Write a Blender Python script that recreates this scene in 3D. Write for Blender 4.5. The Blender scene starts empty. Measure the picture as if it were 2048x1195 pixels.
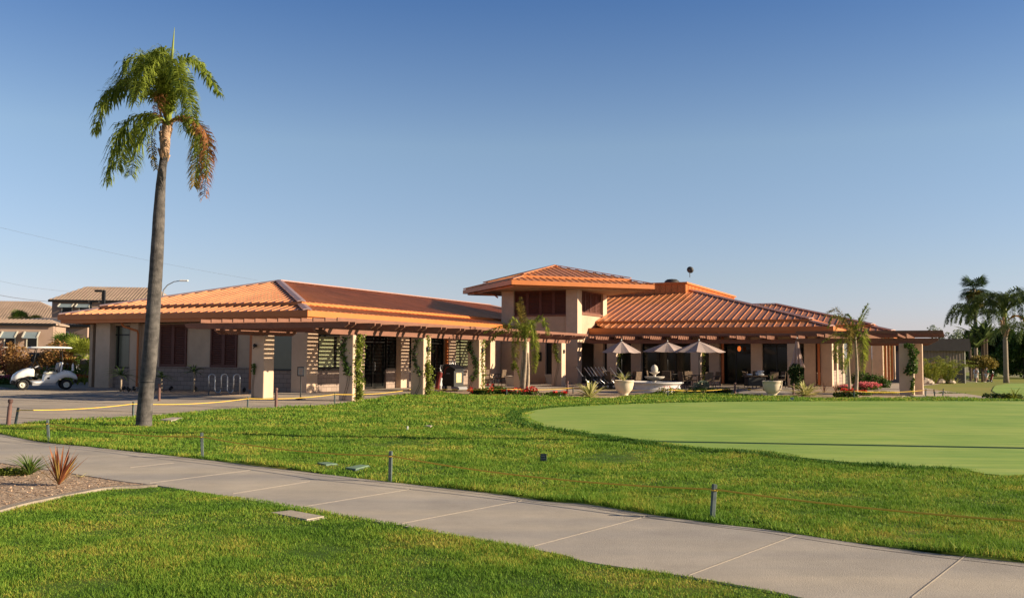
import bpy, math, random
import numpy as np
from math import radians, sin, cos, pi
from mathutils import Vector, Matrix
rng = np.random.default_rng(7)
random.seed(7)
scene = bpy.context.scene
C = scene.collection

# ------------------------------------------------------------------ camera
FPX, PITCH, ROLL, CAMZ, AZ = 1913.0, radians(3.41), radians(.31), 1.65, radians(24.7)
cam_data = bpy.data.cameras.new('camera'); cam = bpy.data.objects.new('camera', cam_data); C.objects.link(cam)
scene.camera = cam
cam_data.sensor_width = 36; cam_data.lens = 36 * FPX / 2048; cam_data.clip_end = 3000; cam_data.clip_start = .1
cam.matrix_world = Matrix.Translation((0, 0, CAMZ)) @ Matrix.Rotation(radians(90) + PITCH, 4, 'X') @ Matrix.Rotation(ROLL, 4, 'Z')

# ------------------------------------------------------------------ world, sun, exposure
SUN_AZ, SUN_EL = radians(98.5), radians(18)
w = bpy.data.worlds.new('World'); scene.world = w; w.use_nodes = True
nt = w.node_tree; nt.nodes.clear()
wo = nt.nodes.new('ShaderNodeOutputWorld'); bg = nt.nodes.new('ShaderNodeBackground'); sky = nt.nodes.new('ShaderNodeTexSky')
sky.sky_type = 'NISHITA'; sky.sun_disc = False; sky.sun_elevation = SUN_EL; sky.sun_rotation = SUN_AZ
sky.air_density = 1.0; sky.dust_density = .2; sky.ozone_density = 1.0; sky.altitude = 0
bg.inputs[1].default_value = .068
# air colour by elevation: a clear, hazy-horizoned evening sky
tcw = nt.nodes.new('ShaderNodeTexCoord'); spw = nt.nodes.new('ShaderNodeSeparateXYZ'); nt.links.new(tcw.outputs['Generated'], spw.inputs[0])
rw = nt.nodes.new('ShaderNodeValToRGB'); nt.links.new(spw.outputs[2], rw.inputs[0])
for i, (p_, c_) in enumerate([(0, (.66, .72, 1.35)), (.03, (.77, .76, 1.19)), (.08, (.82, .82, 1.07)), (.215, (.94, .97, 1.08)), (.355, (.48, .68, 1.01)), (.55, (.18, .22, .34))]):
    e_ = rw.color_ramp.elements[i] if i < 2 else rw.color_ramp.elements.new(p_)
    e_.position = p_; e_.color = (*[q / 1.5 for q in c_], 1)
mw = nt.nodes.new('ShaderNodeMix'); mw.data_type = 'RGBA'; mw.blend_type = 'MULTIPLY'; mw.inputs[0].default_value = 1
sw = nt.nodes.new('ShaderNodeVectorMath'); sw.operation = 'SCALE'; sw.inputs['Scale'].default_value = 1.5
nt.links.new(sky.outputs[0], sw.inputs[0]); nt.links.new(sw.outputs[0], mw.inputs[6]); nt.links.new(rw.outputs[0], mw.inputs[7])
nt.links.new(mw.outputs[2], bg.inputs[0]); nt.links.new(bg.outputs[0], wo.inputs[0])
sd = bpy.data.lights.new('sun', 'SUN'); sd.energy = 4.9; sd.angle = radians(.5); sd.color = (1, .83, .60)
so = bpy.data.objects.new('sun', sd); C.objects.link(so)
sdir = Vector((sin(SUN_AZ) * cos(SUN_EL), cos(SUN_AZ) * cos(SUN_EL), sin(SUN_EL)))
so.rotation_euler = sdir.to_track_quat('Z', 'Y').to_euler(); so.location = (30, -10, 40)
scene.view_settings.view_transform = 'Standard'; scene.view_settings.look = 'None'
scene.view_settings.exposure = .95; scene.view_settings.gamma = 1
scene.render.engine = 'CYCLES'

# ------------------------------------------------------------------ survey helpers: a photograph point on a known plane
_fw = np.array([0, cos(PITCH), sin(PITCH)]); _up = np.array([0, -sin(PITCH), cos(PITCH)]); _rt = np.array([1., 0, 0])
def ray(px, py):
    X, Y = (px - 1024) / FPX, -(py - 597.5) / FPX
    c, s = cos(ROLL), sin(ROLL)
    return (c * X - s * Y) * _rt + (s * X + c * Y) * _up + _fw
def G(px, py, z=0.):
    d = ray(px, py); t = (z - CAMZ) / d[2]; return np.array([d[0] * t, d[1] * t, z])
def D(px, py, y):
    d = ray(px, py); return np.array([0, 0, CAMZ]) + d * (y / d[1])
SA, CA = sin(AZ), cos(AZ)
def xy(u, v): return (u * SA - v * CA, u * CA + v * SA)
def UV(p): return (p[0] * SA + p[1] * CA, -p[0] * CA + p[1] * SA)
ROTU = pi / 2 - AZ
def gz(x, y):
    return -.0205 * np.clip(y - 58, 0, 60) * np.clip((x - 8) / 14, 0, 1)

# ------------------------------------------------------------------ mesh builder
class MB:
    def __init__(s): s.V = []; s.F = []; s.n = 0
    def add(s, verts, faces):
        verts = np.asarray(verts, float).reshape(-1, 3)
        s.V.append(verts)
        if isinstance(faces, np.ndarray): s.F.append(faces + s.n)
        else:
            by = {}
            for f in faces: by.setdefault(len(f), []).append(f)
            for k, fl in by.items(): s.F.append(np.array(fl, int) + s.n)
        s.n += len(verts); return s
    def box(s, x0, x1, y0, y1, z0, z1):
        v = [(x0, y0, z0), (x1, y0, z0), (x1, y1, z0), (x0, y1, z0), (x0, y0, z1), (x1, y0, z1), (x1, y1, z1), (x0, y1, z1)]
        return s.add(v, [(0, 3, 2, 1), (4, 5, 6, 7), (0, 1, 5, 4), (1, 2, 6, 5), (2, 3, 7, 6), (3, 0, 4, 7)])
    def bbox(s, c, size, bev=.01, rot=None):
        # box with chamfered edges
        hx, hy, hz = [q / 2 for q in size]; b = min(bev, hx * .9, hy * .9, hz * .9)
        bm = []
        pts = []
        for sx in (-1, 1):
            for sy in (-1, 1):
                for sz in (-1, 1):
                    pts += [(sx * (hx - b), sy * (hy - b), sz * hz), (sx * (hx - b), sy * hy, sz * (hz - b)), (sx * hx, sy * (hy - b), sz * (hz - b))]
        P = np.array(pts)
        idx = lambda sx, sy, sz, k: (((sx > 0) * 4 + (sy > 0) * 2 + (sz > 0)) * 3) + k
        F = []
        for q in (-1, 1):
            F.append([idx(-1, -1, q, 0), idx(1, -1, q, 0), idx(1, 1, q, 0), idx(-1, 1, q, 0)][::q])
            F.append([idx(-1, q, -1, 1), idx(1, q, -1, 1), idx(1, q, 1, 1), idx(-1, q, 1, 1)][::-q])
            F.append([idx(q, -1, -1, 2), idx(q, 1, -1, 2), idx(q, 1, 1, 2), idx(q, -1, 1, 2)][::q])
        for a in (-1, 1):
            for d in (-1, 1):
                F.append([idx(-1, a, d, 0), idx(1, a, d, 0), idx(1, a, d, 1), idx(-1, a, d, 1)][::-1 if a * d > 0 else 1])
                F.append([idx(a, -1, d, 0), idx(a, 1, d, 0), idx(a, 1, d, 2), idx(a, -1, d, 2)][::1 if a * d > 0 else -1])
                F.append([idx(a, d, -1, 1), idx(a, d, 1, 1), idx(a, d, 1, 2), idx(a, d, -1, 2)][::-1 if a * d > 0 else 1])
                for e in (-1, 1):
                    F.append([idx(a, d, e, 0), idx(a, d, e, 1), idx(a, d, e, 2)][::-1 if a * d * e > 0 else 1])
        if rot is not None: P = P @ np.array(rot).T
        return s.add(P + np.array(c), F)
    def beam(s, p, q, w, h, up=(0, 0, 1)):
        p, q = np.array(p, float), np.array(q, float); d = q - p; d /= np.linalg.norm(d)
        sd_ = np.cross(d, up); sd_ /= np.linalg.norm(sd_); u2 = np.cross(sd_, d)
        v = []
        for e in (p, q):
            for a, b in ((-1, -1), (1, -1), (1, 1), (-1, 1)): v.append(e + sd_ * a * w / 2 + u2 * b * h / 2)
        return s.add(v, [(3, 2, 1, 0), (4, 5, 6, 7), (0, 1, 5, 4), (1, 2, 6, 5), (2, 3, 7, 6), (3, 0, 4, 7)])
    def tube(s, pts, r, n=8, caps=True):
        pts = np.array(pts, float); m = len(pts)
        r = np.full(m, r) if np.isscalar(r) else np.array(r)
        T = np.gradient(pts, axis=0); T /= np.linalg.norm(T, axis=1)[:, None] + 1e-9
        ref = np.array([0, 0, 1.]) if abs(T[0][2]) < .9 else np.array([1., 0, 0])
        V = []; A = None
        for i in range(m):
            A = np.cross(T[i], ref) if A is None else A - T[i] * np.dot(A, T[i])
            A = A / (np.linalg.norm(A) + 1e-9); Bv = np.cross(T[i], A)
            for k in range(n):
                t = 2 * pi * k / n; V.append(pts[i] + r[i] * (cos(t) * A + sin(t) * Bv))
        F = [(i * n + k, i * n + (k + 1) % n, (i + 1) * n + (k + 1) % n, (i + 1) * n + k) for i in range(m - 1) for k in range(n)]
        if caps: F += [tuple(range(n))[::-1], tuple((m - 1) * n + k for k in range(n))]
        return s.add(V, F)
    def lathe(s, prof, n=24, c=(0, 0, 0)):
        V = [(c[0] + r * cos(2 * pi * k / n), c[1] + r * sin(2 * pi * k / n), c[2] + z) for r, z in prof for k in range(n)]
        F = [(i * n + k, i * n + (k + 1) % n, (i + 1) * n + (k + 1) % n, (i + 1) * n + k) for i in range(len(prof) - 1) for k in range(n)]
        return s.add(V, F)
    def prism(s, poly, d0, d1, axis='y'):
        # polygon in the x-z plane pushed along y
        n = len(poly)
        f = {'y': lambda a, b, t: (a, t, b), 'x': lambda a, b, t: (t, a, b), 'z': lambda a, b, t: (a, b, t)}[axis]
        V = [f(a, b, d0) for a, b in poly] + [f(a, b, d1) for a, b in poly]
        F = [tuple(range(n)), tuple(range(2 * n - 1, n - 1, -1))] + [(i, n + i, n + (i + 1) % n, (i + 1) % n) for i in range(n)]
        return s.add(V, F)
    def build(s, name, m, parent=None, smooth=False, off=None, fixn=True):
        V = np.concatenate(s.V) if s.V else np.zeros((0, 3))
        if off is not None: V = V - np.array(off)
        me = bpy.data.meshes.new(name); me.vertices.add(len(V)); me.vertices.foreach_set('co', V.astype(np.float32).ravel())
        tot = sum(f.size for f in s.F); nf = sum(len(f) for f in s.F)
        me.loops.add(tot); me.loops.foreach_set('vertex_index', np.concatenate([f.ravel() for f in s.F]).astype(np.int32))
        st = np.concatenate([np.full(len(f), f.shape[1]) for f in s.F]); ls = np.concatenate([[0], np.cumsum(st)[:-1]])
        me.polygons.add(nf); me.polygons.foreach_set('loop_start', ls.astype(np.int32)); me.polygons.foreach_set('loop_total', st.astype(np.int32))
        me.polygons.foreach_set('use_smooth', np.full(nf, bool(smooth)))
        me.update(calc_edges=True); me.validate()
        if smooth == 'auto':
            try: me.set_sharp_from_angle(angle=radians(40))
            except Exception: pass
        me.materials.append(m)
        o = bpy.data.objects.new(name, me); C.objects.link(o)
        if parent is not None: o.parent = parent
        return o

def tag(o, label=None, cat=None, group=None, kind=None):
    if label: o['label'] = label
    if cat: o['category'] = cat
    if group: o['group'] = group
    if kind: o['kind'] = kind
    return o
def thing(name, label, cat, loc=(0, 0, 0), rz=0, group=None):
    o = bpy.data.objects.new(name, None); C.objects.link(o); o.empty_display_size = .2
    o.location = [float(q) for q in loc]; o.rotation_euler = (0, 0, rz); return tag(o, label, cat, group)
def kids(o): return [c for c in bpy.data.objects if c.parent == o]
def dup(o, loc=None, rz=None, label=None, parent=None, group=None, scale=None):
    c = o.copy(); C.objects.link(c)
    if parent is not None: c.parent = parent
    if loc is not None: c.location = [float(q) for q in loc]
    if rz is not None: c.rotation_euler = (0, 0, rz)
    if label: c['label'] = label
    if group: c['group'] = group
    if scale: c.scale = (scale,) * 3 if np.isscalar(scale) else scale
    for k in kids(o): dup(k, parent=c)
    return c

# ------------------------------------------------------------------ materials
def mat(name, col, rough=.8, var=.12, scale=3., bump=0., bscale=None, metal=0., col2=None, spec=.3, emit=None, trans=0., stretch=None, coat=0.):
    m = bpy.data.materials.new(name); m.use_nodes = True; n = m.node_tree; N = n.nodes; L = n.links
    b = N['Principled BSDF']; b.inputs['Roughness'].default_value = rough; b.inputs['Metallic'].default_value = metal
    b.inputs['Specular IOR Level'].default_value = spec; b.inputs['Coat Weight'].default_value = coat
    geo = N.new('ShaderNodeNewGeometry'); vec = geo.outputs['Position']
    if stretch:
        mp = N.new('ShaderNodeMapping'); mp.inputs['Scale'].default_value = stretch; L.new(vec, mp.inputs[0]); vec = mp.outputs[0]
    nz = N.new('ShaderNodeTexNoise'); nz.inputs['Scale'].default_value = scale; nz.inputs['Detail'].default_value = 6; nz.inputs['Roughness'].default_value = .65
    L.new(vec, nz.inputs['Vector'])
    mx = N.new('ShaderNodeMix'); mx.data_type = 'RGBA'
    c1 = [max(0, q * (1 - var)) for q in col]; c2 = list(col2) if col2 else [min(1, q * (1 + var)) for q in col]
    mx.inputs[6].default_value = (*c1, 1); mx.inputs[7].default_value = (*c2, 1)
    rp = N.new('ShaderNodeMapRange'); rp.inputs[1].default_value = .32; rp.inputs[2].default_value = .68
    L.new(nz.outputs[0], rp.inputs[0]); L.new(rp.outputs[0], mx.inputs[0]); L.new(mx.outputs[2], b.inputs['Base Color'])
    m['mix'] = mx.name
    if bump:
        n2 = N.new('ShaderNodeTexNoise'); n2.inputs['Scale'].default_value = bscale or scale * 8; n2.inputs['Detail'].default_value = 5
        L.new(vec, n2.inputs['Vector'])
        bp = N.new('ShaderNodeBump'); bp.inputs['Strength'].default_value = bump; bp.inputs['Distance'].default_value = .02
        L.new(n2.outputs[0], bp.inputs['Height']); L.new(bp.outputs[0], b.inputs['Normal'])
    if emit: b.inputs['Emission Color'].default_value = (*emit[0], 1); b.inputs['Emission Strength'].default_value = emit[1]
    if trans:
        tr = N.new('ShaderNodeBsdfTranslucent'); ms = N.new('ShaderNodeMixShader'); ms.inputs[0].default_value = trans
        L.new(mx.outputs[2], tr.inputs[0]); out = N['Material Output']
        L.new(b.outputs[0], ms.inputs[1]); L.new(tr.outputs[0], ms.inputs[2]); L.new(ms.outputs[0], out.inputs[0])
    return m
def leafmat(name, c1, c2, scale=3., trans=.35, rough=.55, c3=None):
    """leaf colour: slow world noise plus a per-leaf (island) random"""
    m = bpy.data.materials.new(name); m.use_nodes = True; n = m.node_tree; N = n.nodes; L = n.links
    b = N['Principled BSDF']; b.inputs['Roughness'].default_value = rough; b.inputs['Specular IOR Level'].default_value = .25
    geo = N.new('ShaderNodeNewGeometry'); nz = N.new('ShaderNodeTexNoise'); nz.inputs['Scale'].default_value = scale
    L.new(geo.outputs['Position'], nz.inputs['Vector'])
    ad = N.new('ShaderNodeMath'); ad.operation = 'MULTIPLY_ADD'; ad.inputs[1].default_value = .55
    L.new(geo.outputs['Random Per Island'], ad.inputs[0])
    rp = N.new('ShaderNodeMapRange'); rp.inputs[1].default_value = .3; rp.inputs[2].default_value = .7; rp.inputs[4].default_value = .55
    L.new(nz.outputs[0], rp.inputs[0]); L.new(rp.outputs[0], ad.inputs[2])
    cr = N.new('ShaderNodeValToRGB'); cr.color_ramp.elements[0].color = (*c1, 1); cr.color_ramp.elements[0].position = .1
    cr.color_ramp.elements[1].color = (*c2, 1); cr.color_ramp.elements[1].position = .85
    if c3: e = cr.color_ramp.elements.new(.97); e.color = (*c3, 1)
    L.new(ad.outputs[0], cr.inputs[0]); L.new(cr.outputs[0], b.inputs['Base Color'])
    tr = N.new('ShaderNodeBsdfTranslucent'); ms = N.new('ShaderNodeMixShader'); ms.inputs[0].default_value = trans
    L.new(cr.outputs[0], tr.inputs[0]); L.new(b.outputs[0], ms.inputs[1]); L.new(tr.outputs[0], ms.inputs[2]); L.new(ms.outputs[0], N['Material Output'].inputs[0])
    return m
M = {}
M['stucco'] = mat('stucco', (.50, .36, .25), .95, .1, 1.3, .5, 60)
M['stucco_pier'] = mat('stucco pier', (.57, .42, .30), .95, .09, 1.6, .5, 60)
M['soffit'] = mat('soffit board', (.42, .30, .20), .85, .07, 2)
M['roof'] = mat('copper metal roof', (.56, .23, .095), .42, .2, .7, .08, 6, metal=.25, spec=.5, coat=.16)
M['roof_rib'] = M['roof']
M['fascia'] = mat('orange painted fascia', (.54, .165, .035), .5, .08, 1.5, .05, 10, spec=.4)
M['ridge'] = mat('worn metal hip cap', (.46, .30, .26), .38, .1, 3, metal=.35, spec=.5)
M['shutter'] = mat('brown louvred shutter', (.115, .04, .028), .6, .12, 3)
M['timber'] = mat('brown stained timber', (.215, .097, .062), .72, .14, 2.5, .15, 30, stretch=(1, 1, 4))
M['bronze'] = mat('dark bronze frame', (.014, .013, .012), .4, .1, 4)
M['glass'] = mat('dark window glass', (.006, .007, .007), .06, .2, 1.2, spec=.22)
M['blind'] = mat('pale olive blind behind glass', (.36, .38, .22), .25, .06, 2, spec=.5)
M['blind_dim'] = mat('shade dimmed blind', (.12, .13, .09), .2, .12, 1, spec=.5)  # darker copy of the olive blind, shade of the left face in its colour
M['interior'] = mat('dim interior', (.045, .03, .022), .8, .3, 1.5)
M['door'] = mat('brown door', (.10, .055, .04), .6, .1, 3)
M['white'] = mat('white paint', (.78, .78, .76), .35, .04, 2, spec=.5)
M['cream'] = mat('cream plastic', (.60, .56, .46), .5, .05, 3)
M['black'] = mat('black plastic', (.012, .012, .013), .45, .1, 5)
M['rubber'] = mat('black rubber', (.02, .02, .02), .85, .15, 10)
M['steel'] = mat('galvanised steel', (.42, .43, .45), .35, .08, 8, metal=.8)
M['alu'] = mat('bare aluminium tube', (.62, .62, .62), .3, .05, 8, metal=.7)
M['stone'] = mat('cast stone', (.56, .50, .42), .85, .12, 3, .3, 40)
M['pot'] = mat('glazed cream pot', (.74, .60, .43), .5, .07, 4, .1, 30)
M['planter'] = mat('tan planter box', (.50, .43, .36), .8, .08, 4, .1, 30)
M['fountain'] = mat('pale cast stone basin', (.60, .56, .53), .8, .1, 3, .25, 30)
M['fabric'] = mat('beige umbrella canvas', (.56, .43, .38), .9, .06, 5, .2, 80, trans=.25)
M['stake'] = mat('grey green stake paint', (.09, .115, .11), .7, .25, 12)
M['bollard'] = mat('brown bollard', (.16, .085, .07), .7, .12, 8)
M['rope'] = mat('yellow rope', (.78, .50, .07), .8, .1, 30)
M['soil'] = mat('dry bark mulch', (.40, .26, .17), .95, .4, 9, .9, 30, col2=(.60, .45, .31))
M['curb'] = mat('concrete edging', (.30, .25, .20), .95, .2, 5, .4, 40)
M['leaf'] = leafmat('green leaves', (.035, .075, .015), (.13, .20, .03), 2)
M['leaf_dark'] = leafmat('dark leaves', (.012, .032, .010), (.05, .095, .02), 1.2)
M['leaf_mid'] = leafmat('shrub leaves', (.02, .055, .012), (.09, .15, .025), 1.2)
M['leaf_lime'] = leafmat('yellow green leaves', (.10, .14, .015), (.33, .36, .05), 2)
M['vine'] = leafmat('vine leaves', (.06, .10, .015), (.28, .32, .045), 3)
M['leaf_red'] = leafmat('reddish shrub leaves', (.11, .03, .02), (.25, .11, .05), 2)
M['leaf_tan'] = leafmat('dry orange brown leaves', (.16, .09, .025), (.42, .22, .07), 2)
M['palm'] = leafmat('palm leaflets', (.055, .10, .014), (.33, .39, .055), 1.5, trans=.42)
M['palm_dry'] = leafmat('dry palm leaflets', (.22, .09, .03), (.50, .24, .10), 2)
M['palm_young'] = leafmat('young palm leaflets', (.09, .13, .018), (.36, .40, .06), 2, trans=.45)
M['palm_old'] = leafmat('ageing palm leaflets', (.10, .10, .02), (.36, .26, .06), 2)
M['palm_far'] = leafmat('far palm leaflets', (.035, .065, .025), (.15, .20, .06), 1)
M['aloe'] = leafmat('aloe leaves', (.03, .06, .02), (.09, .15, .035), 2)
M['agave'] = leafmat('cream striped leaves', (.30, .32, .08), (.80, .72, .34), 4)
M['flax'] = leafmat('bronze red flax leaves', (.20, .045, .03), (.42, .17, .07), 5)
M['flax_y'] = leafmat('yellow flax leaves', (.35, .16, .05), (.55, .38, .10), 5)
M['bluegreen'] = leafmat('grey green leaves', (.12, .16, .11), (.30, .35, .24), 4)
M['red_petal'] = leafmat('red petals', (.38, .01, .01), (.70, .05, .03), 5, rough=.7)
M['pink_petal'] = leafmat('pink petals', (.55, .10, .14), (.85, .30, .28), 5, rough=.7)
M['purple_petal'] = leafmat('magenta petals', (.22, .03, .08), (.45, .10, .14), 5, rough=.7)
M['trunk_small'] = mat('fibrous palm stem', (.36, .28, .20), .95, .25, 10, .5, 30)
M['bark'] = mat('brown bark', (.13, .09, .06), .95, .3, 8, .5, 30)
M['boot'] = mat('dry palm leaf bases', (.42, .27, .17), .9, .25, 8, .4, 25)
M['spear'] = mat('green palm spear', (.22, .26, .05), .6, .15, 4)
M['skin'] = mat('skin', (.45, .25, .17), .6, .05, 8)
M['hair'] = mat('dark hair', (.03, .02, .015), .8, .1, 20)
M['shirt_white'] = mat('white shirt', (.72, .72, .74), .9, .04, 8)
M['shirt_green'] = mat('dark green shirt', (.02, .14, .07), .9, .1, 8)
M['shorts'] = mat('pale shorts', (.58, .56, .50), .9, .05, 8)
M['seat'] = mat('grey vinyl', (.20, .20, .21), .6, .08, 6)
M['silver'] = mat('grey trim', (.30, .30, .31), .5, .08, 6)
M['asphalt_roof'] = mat('dark shingle roof', (.030, .027, .028), .9, .15, 3, .2, 20)
M['siding'] = mat('taupe board siding', (.24, .19, .155), .85, .08, 1.5, .0)
M['tan_wall'] = mat('tan house wall', (.36, .25, .19), .9, .06, 1)
M['tan_wall2'] = mat('light house wall', (.56, .44, .32), .9, .06, 1)
M['tile_roof'] = mat('tan roof tiles', (.38, .28, .21), .9, .14, .8, .2, 5)
M['tile_dark'] = mat('dark roof tiles', (.055, .055, .07), .9, .14, .8, .2, 5)
M['awning'] = mat('blue grey awning', (.20, .25, .27), .8, .1, 3)
M['car_white'] = mat('white car paint', (.70, .71, .73), .25, .02, 1, spec=.6, coat=.5)
M['car_dark'] = mat('dark car paint', (.02, .022, .03), .22, .05, 1, spec=.6, coat=.5)
M['tail'] = mat('red tail lamp', (.5, .01, .01), .3, .05, 3)
M['copper'] = mat('orange downspout', (.50, .15, .045), .5, .08, 3)
M['cover'] = mat('green plastic lid', (.17, .26, .17), .8, .12, 8)
M['cover_c'] = mat('concrete lid', (.42, .36, .29), .9, .12, 5, .2, 40)
M['green_sign'] = mat('dark green sign', (.008, .022, .024), .5, .1, 6)
M['marker'] = mat('pale marker', (.75, .75, .70), .6, .05, 6)
M['lampglow'] = mat('orange lamp glass', (.7, .2, .04), .5, .05, 3, emit=((1, .22, .04), .35))
M['dishgrey'] = mat('grey dish', (.05, .05, .05), .6, .1, 5)
M['parasol'] = M['fabric']
M['yellow'] = mat('yellow poster', (.75, .50, .10), .5, .3, 14, col2=(.8, .7, .45))
M['red'] = mat('red vinyl', (.18, .025, .02), .5, .1, 6)
M['bagw'] = mat('white golf bag', (.65, .65, .64), .6, .05, 6)
M['signface'] = mat('faded sign face', (.32, .33, .30), .6, .08, 14)
M['signink'] = mat('orange sign lettering', (.45, .20, .08), .6, .08, 14)
M['rock'] = mat('pale boulder', (.42, .34, .26), .95, .2, 3, .5, 12)
M['grey_metal'] = mat('grey lamp pole', (.32, .34, .36), .5, .05, 3, metal=.3)
M['wire'] = mat('power cable', (.12, .12, .13), .8, .05, 3)
M['trunk_far'] = mat('far palm trunk', (.26, .21, .16), .95, .2, 6, .3, 20)
M['flowerstalk'] = leafmat('orange flower stalk', (.45, .20, .03), (.75, .42, .08), 3)

def block_mat(name, col, mortar, w_=.4, h_=.2):
    m = mat(name, col, .95, .1, 3, .3, 40); n = m.node_tree; N = n.nodes; L = n.links
    b = N['Principled BSDF']; tc = N.new('ShaderNodeTexCoord'); sp = N.new('ShaderNodeSeparateXYZ'); L.new(tc.outputs['Object'], sp.inputs[0])
    ad = N.new('ShaderNodeMath'); ad.operation = 'ADD'; L.new(sp.outputs[0], ad.inputs[0]); L.new(sp.outputs[1], ad.inputs[1])
    cb = N.new('ShaderNodeCombineXYZ'); L.new(ad.outputs[0], cb.inputs[0]); L.new(sp.outputs[2], cb.inputs[1])
    br = N.new('ShaderNodeTexBrick'); br.inputs['Scale'].default_value = 1; br.inputs['Brick Width'].default_value = w_; br.inputs['Row Height'].default_value = h_; br.inputs['Mortar Size'].default_value = .012
    br.inputs['Color1'].default_value = (*col, 1); br.inputs['Color2'].default_value = (*[q * .8 for q in col], 1); br.inputs['Mortar'].default_value = (*mortar, 1)
    L.new(cb.outputs[0], br.inputs['Vector']); mx = N.new('ShaderNodeMix'); mx.data_type = 'RGBA'; mx.blend_type = 'MULTIPLY'; mx.inputs[0].default_value = .5
    old = N[m['mix']]; L.new(br.outputs[0], mx.inputs[6]); L.new(old.outputs[2], mx.inputs[7]); mx.inputs[0].default_value = 0
    L.new(mx.outputs[2], b.inputs['Base Color']); return m
M['block'] = block_mat('split face block', (.33, .25, .205), (.16, .12, .10))

def trunk_mat():
    m = mat('ringed palm trunk', (.075, .068, .066), .95, .3, 5, .9, 45, col2=(.165, .148, .136)); N = m.node_tree.nodes; L = m.node_tree.links
    geo = N.new('ShaderNodeNewGeometry'); wv = N.new('ShaderNodeTexWave'); wv.bands_direction = 'Z'; wv.inputs['Scale'].default_value = 2.1; wv.inputs['Distortion'].default_value = 6.5; wv.inputs['Detail'].default_value = 3; wv.inputs['Detail Scale'].default_value = 3
    L.new(geo.outputs['Position'], wv.inputs['Vector'])
    mx = N.new('ShaderNodeMix'); mx.data_type = 'RGBA'; mx.blend_type = 'MULTIPLY'; mx.inputs[0].default_value = .35
    L.new(N[m['mix']].outputs[2], mx.inputs[6]); L.new(wv.outputs[0], mx.inputs[7]); mx.inputs[0].default_value = .16; L.new(mx.outputs[2], N['Principled BSDF'].inputs['Base Color'])
    return m
M['trunk'] = trunk_mat()

# concrete with stains, ground, grass
def concrete(name, c, c2, stains=True, tyre=None):
    m = mat(name, c, .9, .06, 1.1, .25, 90, col2=c2); N = m.node_tree.nodes; L = m.node_tree.links
    geo = N.new('ShaderNodeNewGeometry'); mp = N.new('ShaderNodeMapping'); mp.inputs['Rotation'].default_value = (0, 0, tyre or 0); mp.inputs['Scale'].default_value = (.12, 1.1, 1)
    L.new(geo.outputs['Position'], mp.inputs[0])
    n1 = N.new('ShaderNodeTexNoise'); n1.inputs['Scale'].default_value = 1.0; n1.inputs['Detail'].default_value = 7; L.new(mp.outputs[0], n1.inputs['Vector'])
    cr = N.new('ShaderNodeValToRGB'); cr.color_ramp.elements[0].position = .38; cr.color_ramp.elements[0].color = (.80, .81, .85, 1); cr.color_ramp.elements[1].position = .62; cr.color_ramp.elements[1].color = (1.07, 1.03, .95, 1)
    L.new(n1.outputs[0], cr.inputs[0])
    n3 = N.new('ShaderNodeTexNoise'); n3.inputs['Scale'].default_value = 120; L.new(geo.outputs['Position'], n3.inputs['Vector'])
    mr = N.new('ShaderNodeMapRange'); mr.inputs[1].default_value = .35; mr.inputs[2].default_value = .65; mr.inputs[3].default_value = .9; mr.inputs[4].default_value = 1.06; L.new(n3.outputs[0], mr.inputs[0])
    a = N.new('ShaderNodeMix'); a.data_type = 'RGBA'; a.blend_type = 'MULTIPLY'; a.inputs[0].default_value = .8
    L.new(N[m['mix']].outputs[2], a.inputs[6]); L.new(cr.outputs[0], a.inputs[7])
    b2 = N.new('ShaderNodeMix'); b2.data_type = 'RGBA'; b2.blend_type = 'MULTIPLY'; b2.inputs[0].default_value = 1
    L.new(a.outputs[2], b2.inputs[6]); L.new(mr.outputs[0], b2.inputs[7]); L.new(b2.outputs[2], N['Principled BSDF'].inputs['Base Color'])
    return m
M['path'] = concrete('worn path concrete', (.42, .375, .325), (.51, .455, .39), tyre=radians(36))
M['plaza'] = concrete('plaza concrete', (.42, .355, .285), (.50, .42, .34), tyre=radians(10))
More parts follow.
